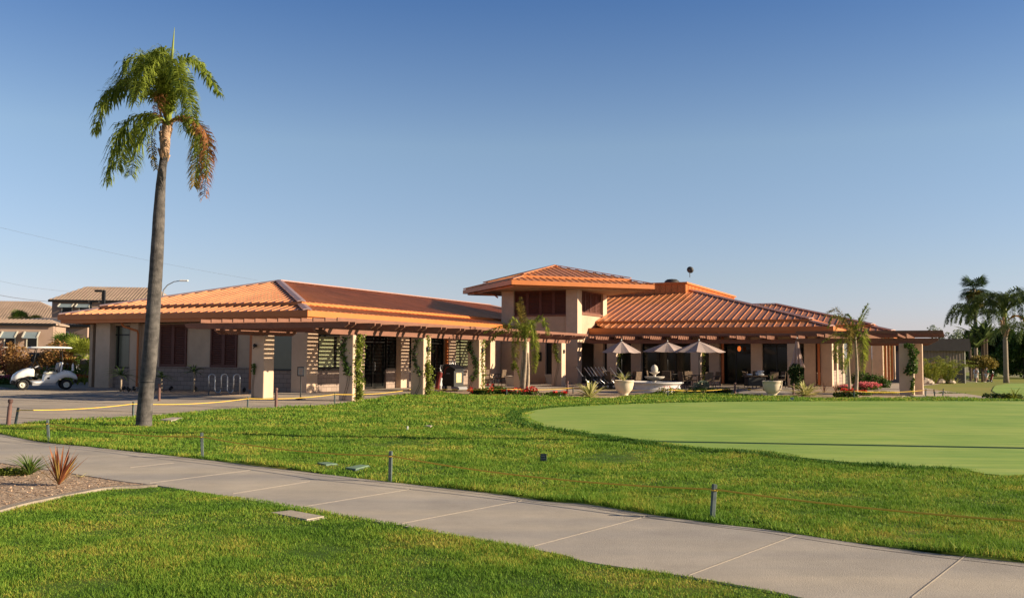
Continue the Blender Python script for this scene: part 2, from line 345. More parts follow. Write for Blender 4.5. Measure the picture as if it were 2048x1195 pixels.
def grassmat(name, stops, sc1, leafy, streak=False):
    m = bpy.data.materials.new(name); m.use_nodes = True; N = m.node_tree.nodes; L = m.node_tree.links
    b = N['Principled BSDF']; b.inputs['Roughness'].default_value = .8 if not leafy else .6; b.inputs['Specular IOR Level'].default_value = .15
    geo = N.new('ShaderNodeNewGeometry'); vec = geo.outputs['Position']
    mp = N.new('ShaderNodeMapping'); mp.inputs['Scale'].default_value = (1, 1, 0); L.new(vec, mp.inputs[0]); vec = mp.outputs[0]
    n1 = N.new('ShaderNodeTexNoise'); n1.inputs['Scale'].default_value = sc1; n1.inputs['Detail'].default_value = 8; n1.inputs['Roughness'].default_value = .68; L.new(vec, n1.inputs['Vector'])
    v = n1.outputs[0]
    if leafy:
        ad = N.new('ShaderNodeMath'); ad.operation = 'MULTIPLY_ADD'; ad.inputs[1].default_value = .26; ad.inputs[2].default_value = -.14
        L.new(geo.outputs['Random Per Island'], ad.inputs[0]); a2 = N.new('ShaderNodeMath'); L.new(ad.outputs[0], a2.inputs[0]); L.new(v, a2.inputs[1]); v = a2.outputs[0]
    cr = N.new('ShaderNodeValToRGB'); e = cr.color_ramp.elements
    for i, (p_, c_) in enumerate(stops):
        if i < 2: e[i].position = p_; e[i].color = (*c_, 1)
        else: q = e.new(p_); q.color = (*c_, 1)
    L.new(v, cr.inputs[0]); col = cr.outputs[0]
    if streak:
        mp2 = N.new('ShaderNodeMapping'); mp2.inputs['Scale'].default_value = (.22, 2.2, 0); mp2.inputs['Rotation'].default_value = (0, 0, radians(-4)); L.new(geo.outputs['Position'], mp2.inputs[0])
        n2 = N.new('ShaderNodeTexNoise'); n2.inputs['Scale'].default_value = 1.3; n2.inputs['Detail'].default_value = 9; n2.inputs['Roughness'].default_value = .75; L.new(mp2.outputs[0], n2.inputs['Vector'])
        c2 = N.new('ShaderNodeValToRGB'); c2.color_ramp.elements[0].position = .35; c2.color_ramp.elements[0].color = (.68, .78, .72, 1); c2.color_ramp.elements[1].position = .62; c2.color_ramp.elements[1].color = (1.12, 1.06, 1.0, 1)
        L.new(n2.outputs[0], c2.inputs[0]); mm = N.new('ShaderNodeMix'); mm.data_type = 'RGBA'; mm.blend_type = 'MULTIPLY'; mm.inputs[0].default_value = 1
        L.new(col, mm.inputs[6]); L.new(c2.outputs[0], mm.inputs[7]); col = mm.outputs[2]
    L.new(col, b.inputs['Base Color'])
    if leafy:
        tr = N.new('ShaderNodeBsdfTranslucent'); ms = N.new('ShaderNodeMixShader'); ms.inputs[0].default_value = .35
        L.new(col, tr.inputs[0]); L.new(b.outputs[0], ms.inputs[1]); L.new(tr.outputs[0], ms.inputs[2]); L.new(ms.outputs[0], N['Material Output'].inputs[0])
    return m
GS = [(.30, (.08, .18, .018)), (.45, (.16, .285, .03)), (.56, (.235, .345, .04)), (.645, (.42, .38, .065)), (.74, (.50, .41, .09))]
M['grass'] = grassmat('lawn blades', GS, .8, True)
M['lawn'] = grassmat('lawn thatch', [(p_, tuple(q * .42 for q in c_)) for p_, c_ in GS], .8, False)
M['green'] = grassmat('putting green turf', [(.35, (.25, .385, .085)), (.52, (.31, .43, .10)), (.68, (.38, .46, .125))], .35, False, True)
M['fringe'] = grassmat('fringe blades', [(.3, (.035, .11, .014)), (.7, (.10, .20, .03))], 1.2, True)  # dark collar grass, with the shade among its longer blades in the colour
M['fairway'] = grassmat('far fairway', [(.3, (.13, .19, .03)), (.5, (.24, .26, .05)), (.7, (.34, .29, .08))], .06, False)
M['dirt'] = mat('dry ground', (.30, .24, .15), .95, .25, .05, .2, 1, col2=(.24, .24, .10))

# ------------------------------------------------------------------ ground sheets
def resample(P, step):
    P = np.array(P); out = []
    for a, b in zip(P, np.roll(P, -1, 0)):
        n = max(1, int(np.hypot(*(b - a)[:2]) / step))
        for i in range(n): out.append(a + (b - a) * i / n)
    return np.array(out)
def smooth_line(P, k=6):
    P = np.array(P, float); Q = np.vstack([2 * P[0] - P[1], P, 2 * P[-1] - P[-2]]); out = []
    for i in range(1, len(Q) - 2):
        for t in np.arange(0, 1, 1 / k):
            out.append(.5 * ((2 * Q[i]) + (-Q[i - 1] + Q[i + 1]) * t + (2 * Q[i - 1] - 5 * Q[i] + 4 * Q[i + 1] - Q[i + 2]) * t * t + (-Q[i - 1] + 3 * Q[i] - 3 * Q[i + 1] + Q[i + 2]) * t ** 3))
    out.append(Q[-2]); return np.array(out)
from mathutils.geometry import tessellate_polygon
def sheet(name, poly, z, m, thick=0., parent=None):
    P = [Vector((float(p[0]), float(p[1]), 0)) for p in poly]
    tris = tessellate_polygon([P]); mb = MB(); n = len(P)
    V = [(p.x, p.y, z) for p in P]
    F = []
    for t in tris:
        a, b, c = [P[i] for i in t]
        F.append(tuple(t) if (b - a).cross(c - a).z > 0 else tuple(t)[::-1])
    if thick:
        V += [(p.x, p.y, z - thick) for p in P]
        ccw = sum(P[i].x * P[(i + 1) % n].y - P[(i + 1) % n].x * P[i].y for i in range(n)) > 0
        F += [((i, n + i, n + (i + 1) % n, (i + 1) % n) if ccw else ((i + 1) % n, n + (i + 1) % n, n + i, i)) for i in range(n)]
    mb.add(V, F); return mb.build(name, m, parent)
def inpoly(x, y, poly):
    c = np.zeros(len(x), bool); n = len(poly); j = n - 1
    for i in range(n):
        xi, yi = poly[i][0], poly[i][1]; xj, yj = poly[j][0], poly[j][1]
        if yi != yj:
            c ^= ((yi > y) != (yj > y)) & (x < (xj - xi) * (y - yi) / (yj - yi) + xi)
        j = i
    return c

# terrain: one sheet to the horizon
xs = np.unique(np.concatenate([np.linspace(-2500, -200, 8), np.linspace(-200, 200, 41), np.linspace(200, 2500, 8)]))
ys = np.unique(np.concatenate([np.linspace(-300, 0, 6), np.linspace(0, 200, 41), np.linspace(200, 2600, 10)]))
X, Y = np.meshgrid(xs, ys); Z = np.minimum(gz(X, Y), 0); Z = np.where(Y > 200, np.maximum(Z, -2.9), Z) - .06
mb = MB(); nx = len(xs)
mb.add(np.stack([X, Y, Z], -1).reshape(-1, 3), [(j * nx + i, j * nx + i + 1, (j + 1) * nx + i + 1, (j + 1) * nx + i) for j in range(len(ys) - 1) for i in range(nx - 1)])
tag(mb.build('ground', M['dirt'], smooth=True), kind='structure')

# plaza slab under and in front of the clubhouse
pl = [(-70, 14), (-20, 14), (14, 34.6), (19, 44), (20, 56), (12, 70), (12, 100), (-70, 62)]
tag(sheet('pavement', pl, 0.0, M['plaza'], .1), kind='structure')
# saw joints in the plaza
mb = MB()
for k in range(9):
    u = 14 + k * 3.2; a, b = xy(u, 19.0 + max(0, (u - 29)) * .1), xy(u, 46)
    if u < 33: mb.beam((a[0], a[1], .001), (b[0], b[1], .001), .03, .01)
for v in (24, 29, 34, 40):
    a, b = xy(12, v), xy(33.0, v); mb.beam((a[0], a[1], .0012), (b[0], b[1], .0012), .03, .01)
tag(mb.build('pavement_joints', mat('joint filler', (.13, .11, .09), .95)), kind='structure')

# path edges in photograph survey points
top_e = [(-160, 835), (0, 869), (87, 886), (174, 894.6), (347, 913.7), (500, 932), (619, 946.7), (793, 967.5), (966, 987), (1100, 1005.8), (1173.6, 1011), (1312, 1033.5), (1451, 1052.6), (1540, 1063), (1708, 1089), (1882, 1111.6), (2048, 1130), (2300, 1165)]
bot_e = [(-160, 905), (0, 927), (139, 948), (243, 964), (312.5, 972.7), (500, 1003), (619, 1023), (793, 1052.7), (1100, 1108), (1173.6, 1127), (1375, 1157), (1540, 1186), (1650, 1210), (1900, 1262), (2300, 1350)]
TE = smooth_line([G(*p) for p in top_e]); BE = smooth_line([G(*p) for p in bot_e])
path_poly = np.vstack([TE, BE[::-1]])
PATHZ = .02
pth = tag(sheet('cart_path', path_poly, PATHZ, M['path'], .08), kind='structure')
mj = mat('sandy joint', (.315, .275, .23), .95, .15, 20)
mb = MB()
for a, b in [((260, 937), (347, 927.6)), ((298.6, 968.5), (500, 942.5)), ((465, 990), (619, 965)), ((601.6, 1017), (824, 980)), ((803, 1050), (1042.7, 1004)), ((1055.6, 1098.7), (1295, 1035)), ((1376.7, 1155), (1592, 1073.4)), ((1823, 1200), (1930.6, 1115))]:
    p, q = G(*a), G(*b); p[2] = q[2] = PATHZ + .0008; mb.beam(p, q, .009, .006)
mb.build('expansion_joint', mj, pth)
mb = MB(); off = []
T_ = np.gradient(TE, axis=0); Nn = np.stack([T_[:, 1], -T_[:, 0]], -1); Nn /= np.linalg.norm(Nn, axis=1)[:, None]
gl = TE[:, :2] + Nn * .16
for i in range(len(gl) - 1): mb.beam((*gl[i], PATHZ + .0004), (*gl[i + 1], PATHZ + .0004), .007, .004)
mb.build('edge_groove', mat('path groove', (.17, .14, .12), .95), pth)

# mulch bed and concrete edging, left foreground
curb_px = [(312, 973), (298, 974), (208, 979.6), (139, 992), (69, 1005.6), (0, 1023), (-120, 1060), (-300, 1110)]
CU = smooth_line([G(*p) for p in curb_px])
bi = [p for p in BE if p[0] < G(312, 973)[0]]
bed_poly = np.vstack([np.array(bi), CU])
tag(sheet('mulch_bed', bed_poly, .012, M['soil'], .05), kind='structure')
mb = MB()
Tc = np.gradient(CU, axis=0); Nc = np.stack([Tc[:, 1], -Tc[:, 0]], -1); Nc /= np.linalg.norm(Nc, axis=1)[:, None]
inner, outer = CU[:, :2] + Nc * .055, CU[:, :2] - Nc * .055
nn = len(CU); V = []
for i in range(nn):
    V += [(*inner[i], -.03), (*inner[i], .035), (*outer[i], .035), (*outer[i], -.03)]
mb.add(V, [(i * 4 + k, i * 4 + k + 1, i * 4 + k + 5, i * 4 + k + 4) for i in range(nn - 1) for k in range(3)])
tag(mb.build('garden_edging', M['curb']), 'low concrete edging strip curving between mulch bed and front lawn', 'edging')

# lawn polygons
lawn_top = [(-160, 838), (0, 851), (83, 843.5), (187.5, 840), (302, 832), (382, 825), (500, 818), (653.7, 809.5), (730, 800.8), (778.7, 793), (827, 787), (868, 784), (905, 786), (960, 790), (1140, 794), (1200, 797), (1275, 790), (1330, 787), (1420, 787), (1470, 789), (1545, 791), (1620, 795), (1700, 797), (1850, 795), (1950, 797), (2048, 800), (2300, 803)]
LT = np.array([G(*p) for p in lawn_top])
LT2 = smooth_line(LT, 3)
lawn_far = np.vstack([LT2, TE[::-1]])
CUo = np.column_stack([outer, np.zeros(nn)])
be2 = [p for p in BE if p[0] >= G(312, 973)[0]]
front = np.vstack([np.array(be2), [[16, 3, 0], [-14, 3, 0]], CUo[::-1]])
green_px = [(1041.7, 832), (1065, 823), (1121.5, 816), (1243, 810), (1382, 806), (1540, 804), (1778, 803.5), (2048, 803.5), (2400, 805), (2500, 930), (2048, 953.6), (1916.6, 943), (1708, 929), (1500, 908), (1382, 898), (1278, 886), (1208, 873.7), (1087, 855), (1050, 843)]
GP = np.array([G(*p) for p in green_px]); GP = smooth_line(np.vstack([GP, GP[:1]]), 5)[:-1]

def vnoise(x, y, sc, seed=0):
    x = np.asarray(x) * sc; y = np.asarray(y) * sc; xi = np.floor(x).astype(int); yi = np.floor(y).astype(int); fx = x - xi; fy = y - yi
    fx = fx * fx * (3 - 2 * fx); fy = fy * fy * (3 - 2 * fy)
    h = lambda a, b: (np.sin((a * 127.1 + b * 311.7 + seed * 74.7)) * 43758.5453) % 1
    return (h(xi, yi) * (1 - fx) + h(xi + 1, yi) * fx) * (1 - fy) + (h(xi, yi + 1) * (1 - fx) + h(xi + 1, yi + 1) * fx) * fy
def lump(x, y): return (vnoise(x, y, 1.3, 1) - .5) * .03 + (vnoise(x, y, .5, 2) - .5) * .05
def lawn_sheet(name, poly, step=.35, base=.02, hole=None):
    lo, hi = poly[:, :2].min(0), poly[:, :2].max(0)
    # tessellated outline gives the base, a grid inside gives the lumps
    gx = np.arange(lo[0], hi[0], step); gy = np.arange(lo[1], hi[1], step); XX, YY = np.meshgrid(gx, gy)
    ins = inpoly(XX.ravel(), YY.ravel(), poly).reshape(XX.shape)
    if hole is not None: ins &= ~inpoly(XX.ravel(), YY.ravel(), hole).reshape(XX.shape)
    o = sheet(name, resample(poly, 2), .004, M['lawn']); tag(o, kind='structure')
    mb = MB(); nx_ = len(gx); F = []
    ok = ins[:-1, :-1] & ins[1:, :-1] & ins[:-1, 1:] & ins[1:, 1:]
    jj, ii = np.nonzero(ok)
    F = np.stack([jj * nx_ + ii, jj * nx_ + ii + 1, (jj + 1) * nx_ + ii + 1, (jj + 1) * nx_ + ii], -1)
    zz = base + lump(XX, YY)
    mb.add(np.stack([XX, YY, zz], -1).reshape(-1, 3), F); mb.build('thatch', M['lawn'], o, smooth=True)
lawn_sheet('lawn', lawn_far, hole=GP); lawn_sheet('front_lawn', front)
tag(sheet('putting_green', GP, .04, M['green'], .04), kind='structure')

# grass blades: one mesh per lawn
def blades(name, poly, label, bands, exclude=None, m='grass', hmul=1., zbase=.019, only_near=None):
    mb = MB(); lo, hi = poly[:, :2].min(0), poly[:, :2].max(0)
    for (y0, y1, dens, h, wd) in bands:
        yy0, yy1 = max(y0, lo[1]), min(y1, hi[1])
        if yy1 <= yy0: continue
        xl, xh = max(lo[0], -.60 * yy1 - .5), min(hi[0], .60 * yy1 + .5)
        n = int((xh - xl) * (yy1 - yy0) * dens)
        x = rng.uniform(xl, xh, n); y = rng.uniform(yy0, yy1, n)
        k = (np.abs(x) < .575 * y + .6) & inpoly(x, y, poly)
        if exclude is not None:
            for e in exclude: k &= ~inpoly(x, y, e)
        if only_near is not None:
            seg = only_near[0]; dmin = np.full(len(x), 1e9)
            xx, yy = x, y
            for a, b in zip(seg[:-1], seg[1:]):
                ab = b[:2] - a[:2]; t = np.clip(((xx - a[0]) * ab[0] + (yy - a[1]) * ab[1]) / (ab @ ab), 0, 1)
                dmin = np.minimum(dmin, np.hypot(xx - a[0] - t * ab[0], yy - a[1] - t * ab[1]))
            k &= dmin < only_near[1]
        x, y = x[k], y[k]; n = len(x)
        tuft = vnoise(x, y, 7, 5) * .55 + vnoise(x, y, 1.6, 6) * .45
        kk = rng.random(n) < .42 + .9 * tuft; x, y, tuft = x[kk], y[kk], tuft[kk]; n = len(x)
        hh = h * hmul * (.25 + 1.35 * tuft) * rng.uniform(.6, 1.35, n); z = zbase + lump(x, y)
        an = rng.uniform(0, 2 * pi, n); ln = rng.uniform(.1, .95, n) * hh; dx, dy = np.cos(an), np.sin(an)
        wv = wd * rng.uniform(.7, 1.4, n) / 2; az2 = rng.uniform(0, 2 * pi, n); sx, sy = np.cos(az2) * wv, np.sin(az2) * wv
        P = np.empty((n, 3, 3)); P[:, 0] = np.stack([x - sx, y - sy, z], -1); P[:, 1] = np.stack([x + sx, y + sy, z], -1)
        P[:, 2] = np.stack([x + dx * ln, y + dy * ln, z + hh], -1)
        mb.add(P.reshape(-1, 3), np.arange(3 * n).reshape(n, 3))
    o = mb.build(name, M[m]); return tag(o, label, 'grass', kind='stuff')
BANDS = [(6.5, 9, 7500, .033, .006), (9, 12, 5000, .034, .008), (12, 16, 2500, .036, .011), (16, 22, 1200, .040, .017), (22, 30, 480, .05, .028), (30, 46, 200, .055, .05)]
lids_px = {
 'concrete_front': [(535.6, 1033.6), (580.7, 1028.4), (653.7, 1042), (615.5, 1049)],
 'green_left': [(633, 931), (655, 929.5), (676, 933), (652, 935.5)],
 'green_right': [(688.4, 941.5), (722, 934.6), (740.5, 936.3), (711, 944.5)],
 'palm': [(318, 842.5), (345, 837.3), (368, 838.3), (342, 844.6)],
 'small': [(849, 855), (855, 853.6), (866, 854.6), (861, 856.4)]}
LID = {k: np.array([G(*p) for p in v]) for k, v in lids_px.items()}
ex = [np.vstack([p]) for p in LID.values()]
blades('lawn_grass', lawn_far, 'long tufted grass of the lawn between cart path and clubhouse', BANDS, ex + [GP])
blades('front_lawn_grass', front, 'short green grass of the lawn nearest the camera', BANDS, ex, hmul=.8)
# thicker edges along path and round the green
gring = np.vstack([GP, GP[:1]])
blades('fringe_grass', lawn_far, 'darker longer ring of grass around the putting green', [(14, 20, 1500, .065, .018), (20, 30, 700, .065, .03), (30, 46, 300, .065, .045)], ex + [GP], 'fringe', 1.0, only_near=(gring[::2], .42))
blades('path_edge_grass', lawn_far, 'ragged grass overhanging the far edge of the cart path', [(6.5, 12, 2600, .09, .009), (12, 20, 1400, .08, .014)], ex, 'grass', 1.0, only_near=(TE[::2], .12))

blades('green_collar', GP, 'short collar grass just inside the rim of the putting green', [(14, 20, 1600, .016, .015), (20, 30, 800, .018, .025), (30, 46, 300, .02, .04)], None, 'grass', 1.0, zbase=.036, only_near=(gring[::2], .22))
# lids
for k, nm, lb, m_ in (('concrete_front', 'utility_cover', 'pale concrete utility lid in the front lawn below the cart path', 'cover_c'), ('green_left', 'utility_cover', 'green plastic valve lid left of its twin above the cart path', 'cover'), ('green_right', 'utility_cover', 'green plastic valve lid nearer the stake, right of its twin', 'cover'), ('palm', 'utility_cover', 'grey concrete lid in the lawn just right of the tall palm trunk', 'cover_c'), ('small', 'utility_cover', 'tiny pale lid in mid lawn beside a white marker stub', 'cover_c')):
    P = LID[k]; c = P.mean(0); t = thing(nm, lb, 'utility cover', (c[0], c[1], 0), 0, 'utility lids set in the lawn'); q = P[:, :2] - c[:2]
    for nme, sc, z0, z1, mm in (('frame', 1.0, 0, .040, 'cover_c' if m_ == 'cover_c' else 'stake'), ('lid', .9, .03, .052, m_)):
        mb = MB(); n = 4; V = [(a * sc, b * sc, z0) for a, b in q] + [(a * sc, b * sc, z1) for a, b in q]
        mb.add(V, [(0, 1, 2, 3), (7, 6, 5, 4)] + [(i, 4 + i, 4 + (i + 1) % 4, (i + 1) % 4) for i in range(4)]); mb.build(nme, M[mm], t)
# ------------------------------------------------------------------ the clubhouse (local axes: u = away right, v = away left)
OU, OV = 34.3, 25.6
ox, oy = xy(OU, OV)
club = thing('clubhouse', 'long low tan stucco clubhouse with orange ribbed metal roofs and a square lookout tower', 'clubhouse', (ox, oy, 0), ROTU)
OFF = (OU, OV, 0)
def cb(name, mb, m, parent=None, smooth=False): return mb.build(name, M[m] if isinstance(m, str) else m, parent or club, smooth, OFF)

def roof_face(mb, O, e, s, poly, spacing=.45, rib=(.042, .036), thick=.06, start=.1):
    """poly in (a along eave, b up the slope); ribs run up the slope"""
    O, e, s = np.array(O, float), np.array(e, float), np.array(s, float); e /= np.linalg.norm(e); s /= np.linalg.norm(s)
    n = np.cross(e, s); n = n if n[2] > 0 else -n
    P = [O + a * e + b * s for a, b in poly]; k = len(P)
    mb.add([p for p in P] + [p - n * thick for p in P], [tuple(range(k)), tuple(range(2 * k - 1, k - 1, -1))] + [(i, i + k, (i + 1) % k + k, (i + 1) % k) for i in range(k)])
    amin, amax = min(p[0] for p in poly), max(p[0] for p in poly)
    a = amin + start
    while a < amax - .04:
        bs = []
        for (a0, b0), (a1, b1) in zip(poly, poly[1:] + poly[:1]):
            if (a0 - a) * (a1 - a) < 0: bs.append(b0 + (b1 - b0) * (a - a0) / (a1 - a0))
        bs.sort()
        for q in range(0, len(bs) - 1, 2):
            if bs[q + 1] - bs[q] > .12:
                p0 = O + a * e + (bs[q] - .012) * s; p1 = O + a * e + (bs[q + 1] - .02) * s
                w_, h_ = rib; V = []
                for p in (p0, p1):
                    for x_, z_ in ((-w_ / 2, -.01), (w_ / 2, -.01), (w_ / 2 * .8, h_), (-w_ / 2 * .8, h_)): V.append(p + e * x_ + n * z_)
                mb.add(V, [(0, 1, 2, 3), (7, 6, 5, 4), (0, 4, 5, 1), (1, 5, 6, 2), (2, 6, 7, 3), (3, 7, 4, 0)])
        a += spacing
def hip_roof(name, u0, u1, v0, v1, z, sl, ridge, tier=1.3, lift=.13, fas=.27, parent=None, faces='fblr', clipf=None):
    """hipped roof on a rectangle; front face looks to -u, right face to -v. ridge='u' or 'v'"""
    par = cb(name, MB().box(u0 + .3, u1 - .3, v0 + .3, v1 - .3, z - .34, z - .30), 'soffit')
    for lvl in (0, 1):
        ins = 0 if lvl == 0 else tier; zz = z + sl * ins + (lift if lvl else 0)
        U0, U1, V0, V1 = u0 + ins, u1 - ins, v0 + ins, v1 - ins
        half = min((U1 - U0), (V1 - V0)) / 2; up = tier if lvl == 0 else half
        k = math.sqrt(1 + sl * sl)
        Lf, Lr = V1 - V0, U1 - U0
        def trap(L): return [(0, 0), (L, 0), (L - up, up * k), (up, up * k)] if L - 2 * up > .01 else [(0, 0), (L, 0), (L / 2, up * k)]
        F = {'f': ((U0, V0, zz), (0, 1, 0), (1, 0, sl), Lf), 'r': ((U0, V0, zz), (1, 0, 0), (0, 1, sl), Lr),
             'b': ((U1, V0, zz), (0, 1, 0), (-1, 0, sl), Lf), 'l': ((U0, V1, zz), (1, 0, 0), (0, -1, sl), Lr)}
        for fc in faces:
            O, e, s_, L = F[fc]; mb = MB(); poly = trap(L)
            if clipf and fc in clipf: poly = clipf[fc](lvl, poly, k, ins)
            roof_face(mb, O, e, s_, poly); cb('roof_panel', mb, 'roof', par)
        # fascia / riser under this tier
        mb = MB(); f_ = fas if lvl == 0 else lift + .03; t_ = .045
        if 'f' in faces: mb.box(U0 - t_, U0, V0 - t_, V1 + t_, zz - f_, zz - .004)
        if 'r' in faces: mb.box(U0, U1, V0 - t_, V0, zz - f_, zz - .005)
        if 'b' in faces: mb.box(U1, U1 + t_, V0 - t_, V1 + t_, zz - f_, zz - .004)
        if 'l' in faces: mb.box(U0, U1, V1, V1 + t_, zz - f_, zz - .005)
        cb('fascia', mb, 'fascia' , par)
        # hip caps
        for hu, hv, du, dv, kk in ((U0, V0, 1, 1, 'fr'), (U0, V1, 1, -1, 'fl'), (U1, V0, -1, 1, 'br'), (U1, V1, -1, -1, 'bl')):
            if kk[0] in faces and kk[1] in faces:
                ln = up if lvl == 0 else half
                p = np.array([hu, hv, zz + .085]); q = p + np.array([du * ln, dv * ln, sl * ln]); d = (q - p); sd_ = np.array([d[1], -d[0], 0]); sd_ /= np.linalg.norm(sd_)
                wd = .19; V = [p - sd_ * wd - (0, 0, .04), p, p + sd_ * wd - (0, 0, .04), q - sd_ * wd - (0, 0, .04), q, q + sd_ * wd - (0, 0, .04)]
                V += [x - np.array([0, 0, .05]) for x in V]
                mb = MB().add(V, [(0, 1, 4, 3), (1, 2, 5, 4), (6, 9, 10, 7), (7, 10, 11, 8), (0, 6, 7, 1), (1, 7, 8, 2), (0, 3, 9, 6), (2, 8, 11, 5), (3, 4, 10, 9), (4, 5, 11, 10)]); cb('hip_cap', mb, 'ridge', par)
        if lvl == 1:
            if Lr > Lf: a_, b_ = (U0 + half, (V0 + V1) / 2), (U1 - half, (V0 + V1) / 2)
            else: a_, b_ = ((U0 + U1) / 2, V0 + half), ((U0 + U1) / 2, V1 - half)
            if math.dist(a_, b_) > .1: cb('ridge_cap', MB().beam((*a_, zz + sl * half + .05), (*b_, zz + sl * half + .05), .26, .06), 'ridge', par)
    # lower frieze board set back below the fascia
    mb = MB(); zf = z - fas
    if 'f' in faces: mb.box(u0 + .06, u0 + .1, v0 + .06, v1 - .06, zf - .16, zf + .02)
    if 'r' in faces: mb.box(u0 + .1, u1 - .1, v0 + .06, v0 + .1, zf - .16, zf + .02)
    if 'l' in faces: mb.box(u0 + .1, u1 - .1, v1 - .1, v1 - .06, zf - .16, zf + .02)
    cb('frieze_board', mb, 'fascia', par)
    return par
# left wing, dining wing, far wing
hip_roof('roof', 33.5, 74, 25.04, 40.0, 3.56, .25, 'u')
def clip_dining(lvl, poly, k, ins):
    # the front slope stops against the tower wall
    vmax = 20.6 - (6.1 + ins); up = max(p[1] for p in poly)
    if lvl == 0: return [(0, 0), (13.45, 0), (14.4, up * .75), (14.4, up), (up / k, up)]
    return poly
hip_roof('roof', 56.5, 88, 6.1, 32.0, 3.42, .265, 'u', clipf={'f': clip_dining}, faces='frb')
hip_roof('roof', 66.0, 83.4, 3.4, 26.0, 3.40, .25, 'v', faces='frb')

# rotated tower roof
TU, TV, TR_, TZ = 57.0, 23.2, 6.6, 6.06
def tower_roof():
    par = None
    c = [(TU - TR_, TV), (TU, TV - TR_), (TU + TR_, TV), (TU, TV + TR_)]
    sol = MB(); k = .93
    P = [(TU + (a - TU) * k, TV + (b - TV) * k) for a, b in c]
    sol.add([(a, b, TZ - .36) for a, b in P] + [(a, b, TZ - .32) for a, b in P], [(3, 2, 1, 0), (4, 5, 6, 7)] + [(i, (i + 1) % 4, 4 + (i + 1) % 4, 4 + i) for i in range(4)])
    par = cb('tower_roof', sol, 'soffit')
    S = TR_ * math.sqrt(2); sl = .27
    for lvl in (0, 1):
        ins = 0 if lvl == 0 else 1.05; zz = TZ + sl * ins + (.12 if lvl else 0); L = S - 2 * ins; up = 1.05 if lvl == 0 else L / 2; kk = math.sqrt(1 + sl * sl)
        r = (TR_ * (S - 2 * ins) / S)
        cc = [np.array([TU - r, TV, zz]), np.array([TU, TV - r, zz]), np.array([TU + r, TV, zz]), np.array([TU, TV + r, zz])]
        fm = MB(); cm = MB()
        for i in range(4):
            a, b = cc[i], cc[(i + 1) % 4]; e = (b - a) / np.linalg.norm(b - a); inw = np.array([TU, TV, zz]) - (a + b) / 2; inw /= np.linalg.norm(inw)
            s_ = inw + np.array([0, 0, sl]); poly = [(0, 0), (L, 0), (L - up, up * kk), (up, up * kk)] if lvl == 0 else [(0, 0), (L, 0), (L / 2, up * kk)]
            mb = MB(); roof_face(mb, a, e, s_, poly, .42, (.045, .04)); cb('roof_panel', mb, 'roof', par)
            f_ = .26 if lvl == 0 else .15; o_ = -inw * .045; q = [a + o_ - e * .045, b + o_ + e * .045]
            V = [q[0] - (0, 0, f_), q[1] - (0, 0, f_), q[1] - (0, 0, .004), q[0] - (0, 0, .004)]; V += [v_ + inw * .044 for v_ in V]
            fm.add(V, [(0, 1, 2, 3), (7, 6, 5, 4), (0, 4, 5, 1), (1, 5, 6, 2), (2, 6, 7, 3), (3, 7, 4, 0)])
            if lvl == 0:
                k2 = .955; V = [np.array([TU, TV, 0]) + (x - [TU, TV, 0]) * [k2, k2, 1] for x in (a - (0, 0, .36), b - (0, 0, .36), b - (0, 0, .25), a - (0, 0, .25))]; V += [v_ + inw * .04 for v_ in V]
                fm.add(V, [(0, 1, 2, 3), (7, 6, 5, 4), (0, 4, 5, 1), (1, 5, 6, 2), (2, 6, 7, 3), (3, 7, 4, 0)])
            ln = up * math.sqrt(2); inc = np.array([TU, TV, zz]) - a; inc /= np.linalg.norm(inc)
            cb('hip_cap', MB().beam(a + (0, 0, .075), a + inc * ln + (0, 0, .075 + sl * up), .2, .05), 'roof', par)
        cb('fascia', fm, 'fascia', par)
tower_roof()

def wall(u0, u1, v0, v1, z0, z1, m='stucco', name='wall', parent=None):
    return cb(name, MB().box(u0, u1, v0, v1, z0, z1), m, parent)
def pier(u0, v0, s=.66, z1=3.14, sv=None, name='pier'):
    mb = MB(); sv = sv or s; mb.bbox((u0 + s / 2, v0 + sv / 2, z1 / 2), (s, sv, z1), .012); return cb(name, mb, 'stucco_pier')
def window_u(v0, v1, z0, z1, u, panes='glass', cols=2, tr=None, name='window', fr=.07):
    """window in a wall facing -u"""
    f = MB(); f.box(u, u + .07, v0, v1, z0, z0 + fr); f.box(u, u + .07, v0, v1, z1 - fr, z1)
    n = cols
    for i in range(n + 1):
        c = v0 + (v1 - v0) * i / n; c = min(max(c, v0 + fr / 2), v1 - fr / 2); f.box(u - .002, u + .068, c - fr / 2, c + fr / 2, z0 + fr, z1 - fr)
    if tr: f.box(u + .002, u + .06, v0 + fr, v1 - fr, tr - fr / 2, tr + fr / 2)
    W = cb(name, MB().box(u + .09, u + .14, v0, v1, z0, z1), 'bronze'); cb('frame', f, 'bronze', W)
    cb('pane', MB().box(u + .04, u + .05, v0 + .02, v1 - .02, z0 + .02, z1 - .02), panes, W); return W
def window_v(u0, u1, z0, z1, v, panes='glass', cols=2, tr=None, name='window', fr=.07):
    f = MB(); f.box(u0, u1, v, v + .07, z0, z0 + fr); f.box(u0, u1, v, v + .07, z1 - fr, z1)
    for i in range(cols + 1):
        c = u0 + (u1 - u0) * i / cols; c = min(max(c, u0 + fr / 2), u1 - fr / 2); f.box(c - fr / 2, c + fr / 2, v - .002, v + .068, z0 + fr, z1 - fr)
    if tr: f.box(u0 + fr, u1 - fr, v + .002, v + .06, tr - fr / 2, tr + fr / 2)
    W = cb(name, MB().box(u0, u1, v + .09, v + .14, z0, z1), 'bronze'); cb('frame', f, 'bronze', W)
    cb('pane', MB().box(u0 + .02, u1 - .02, v + .04, v + .05, z0 + .02, z1 - .02), panes, W); return W
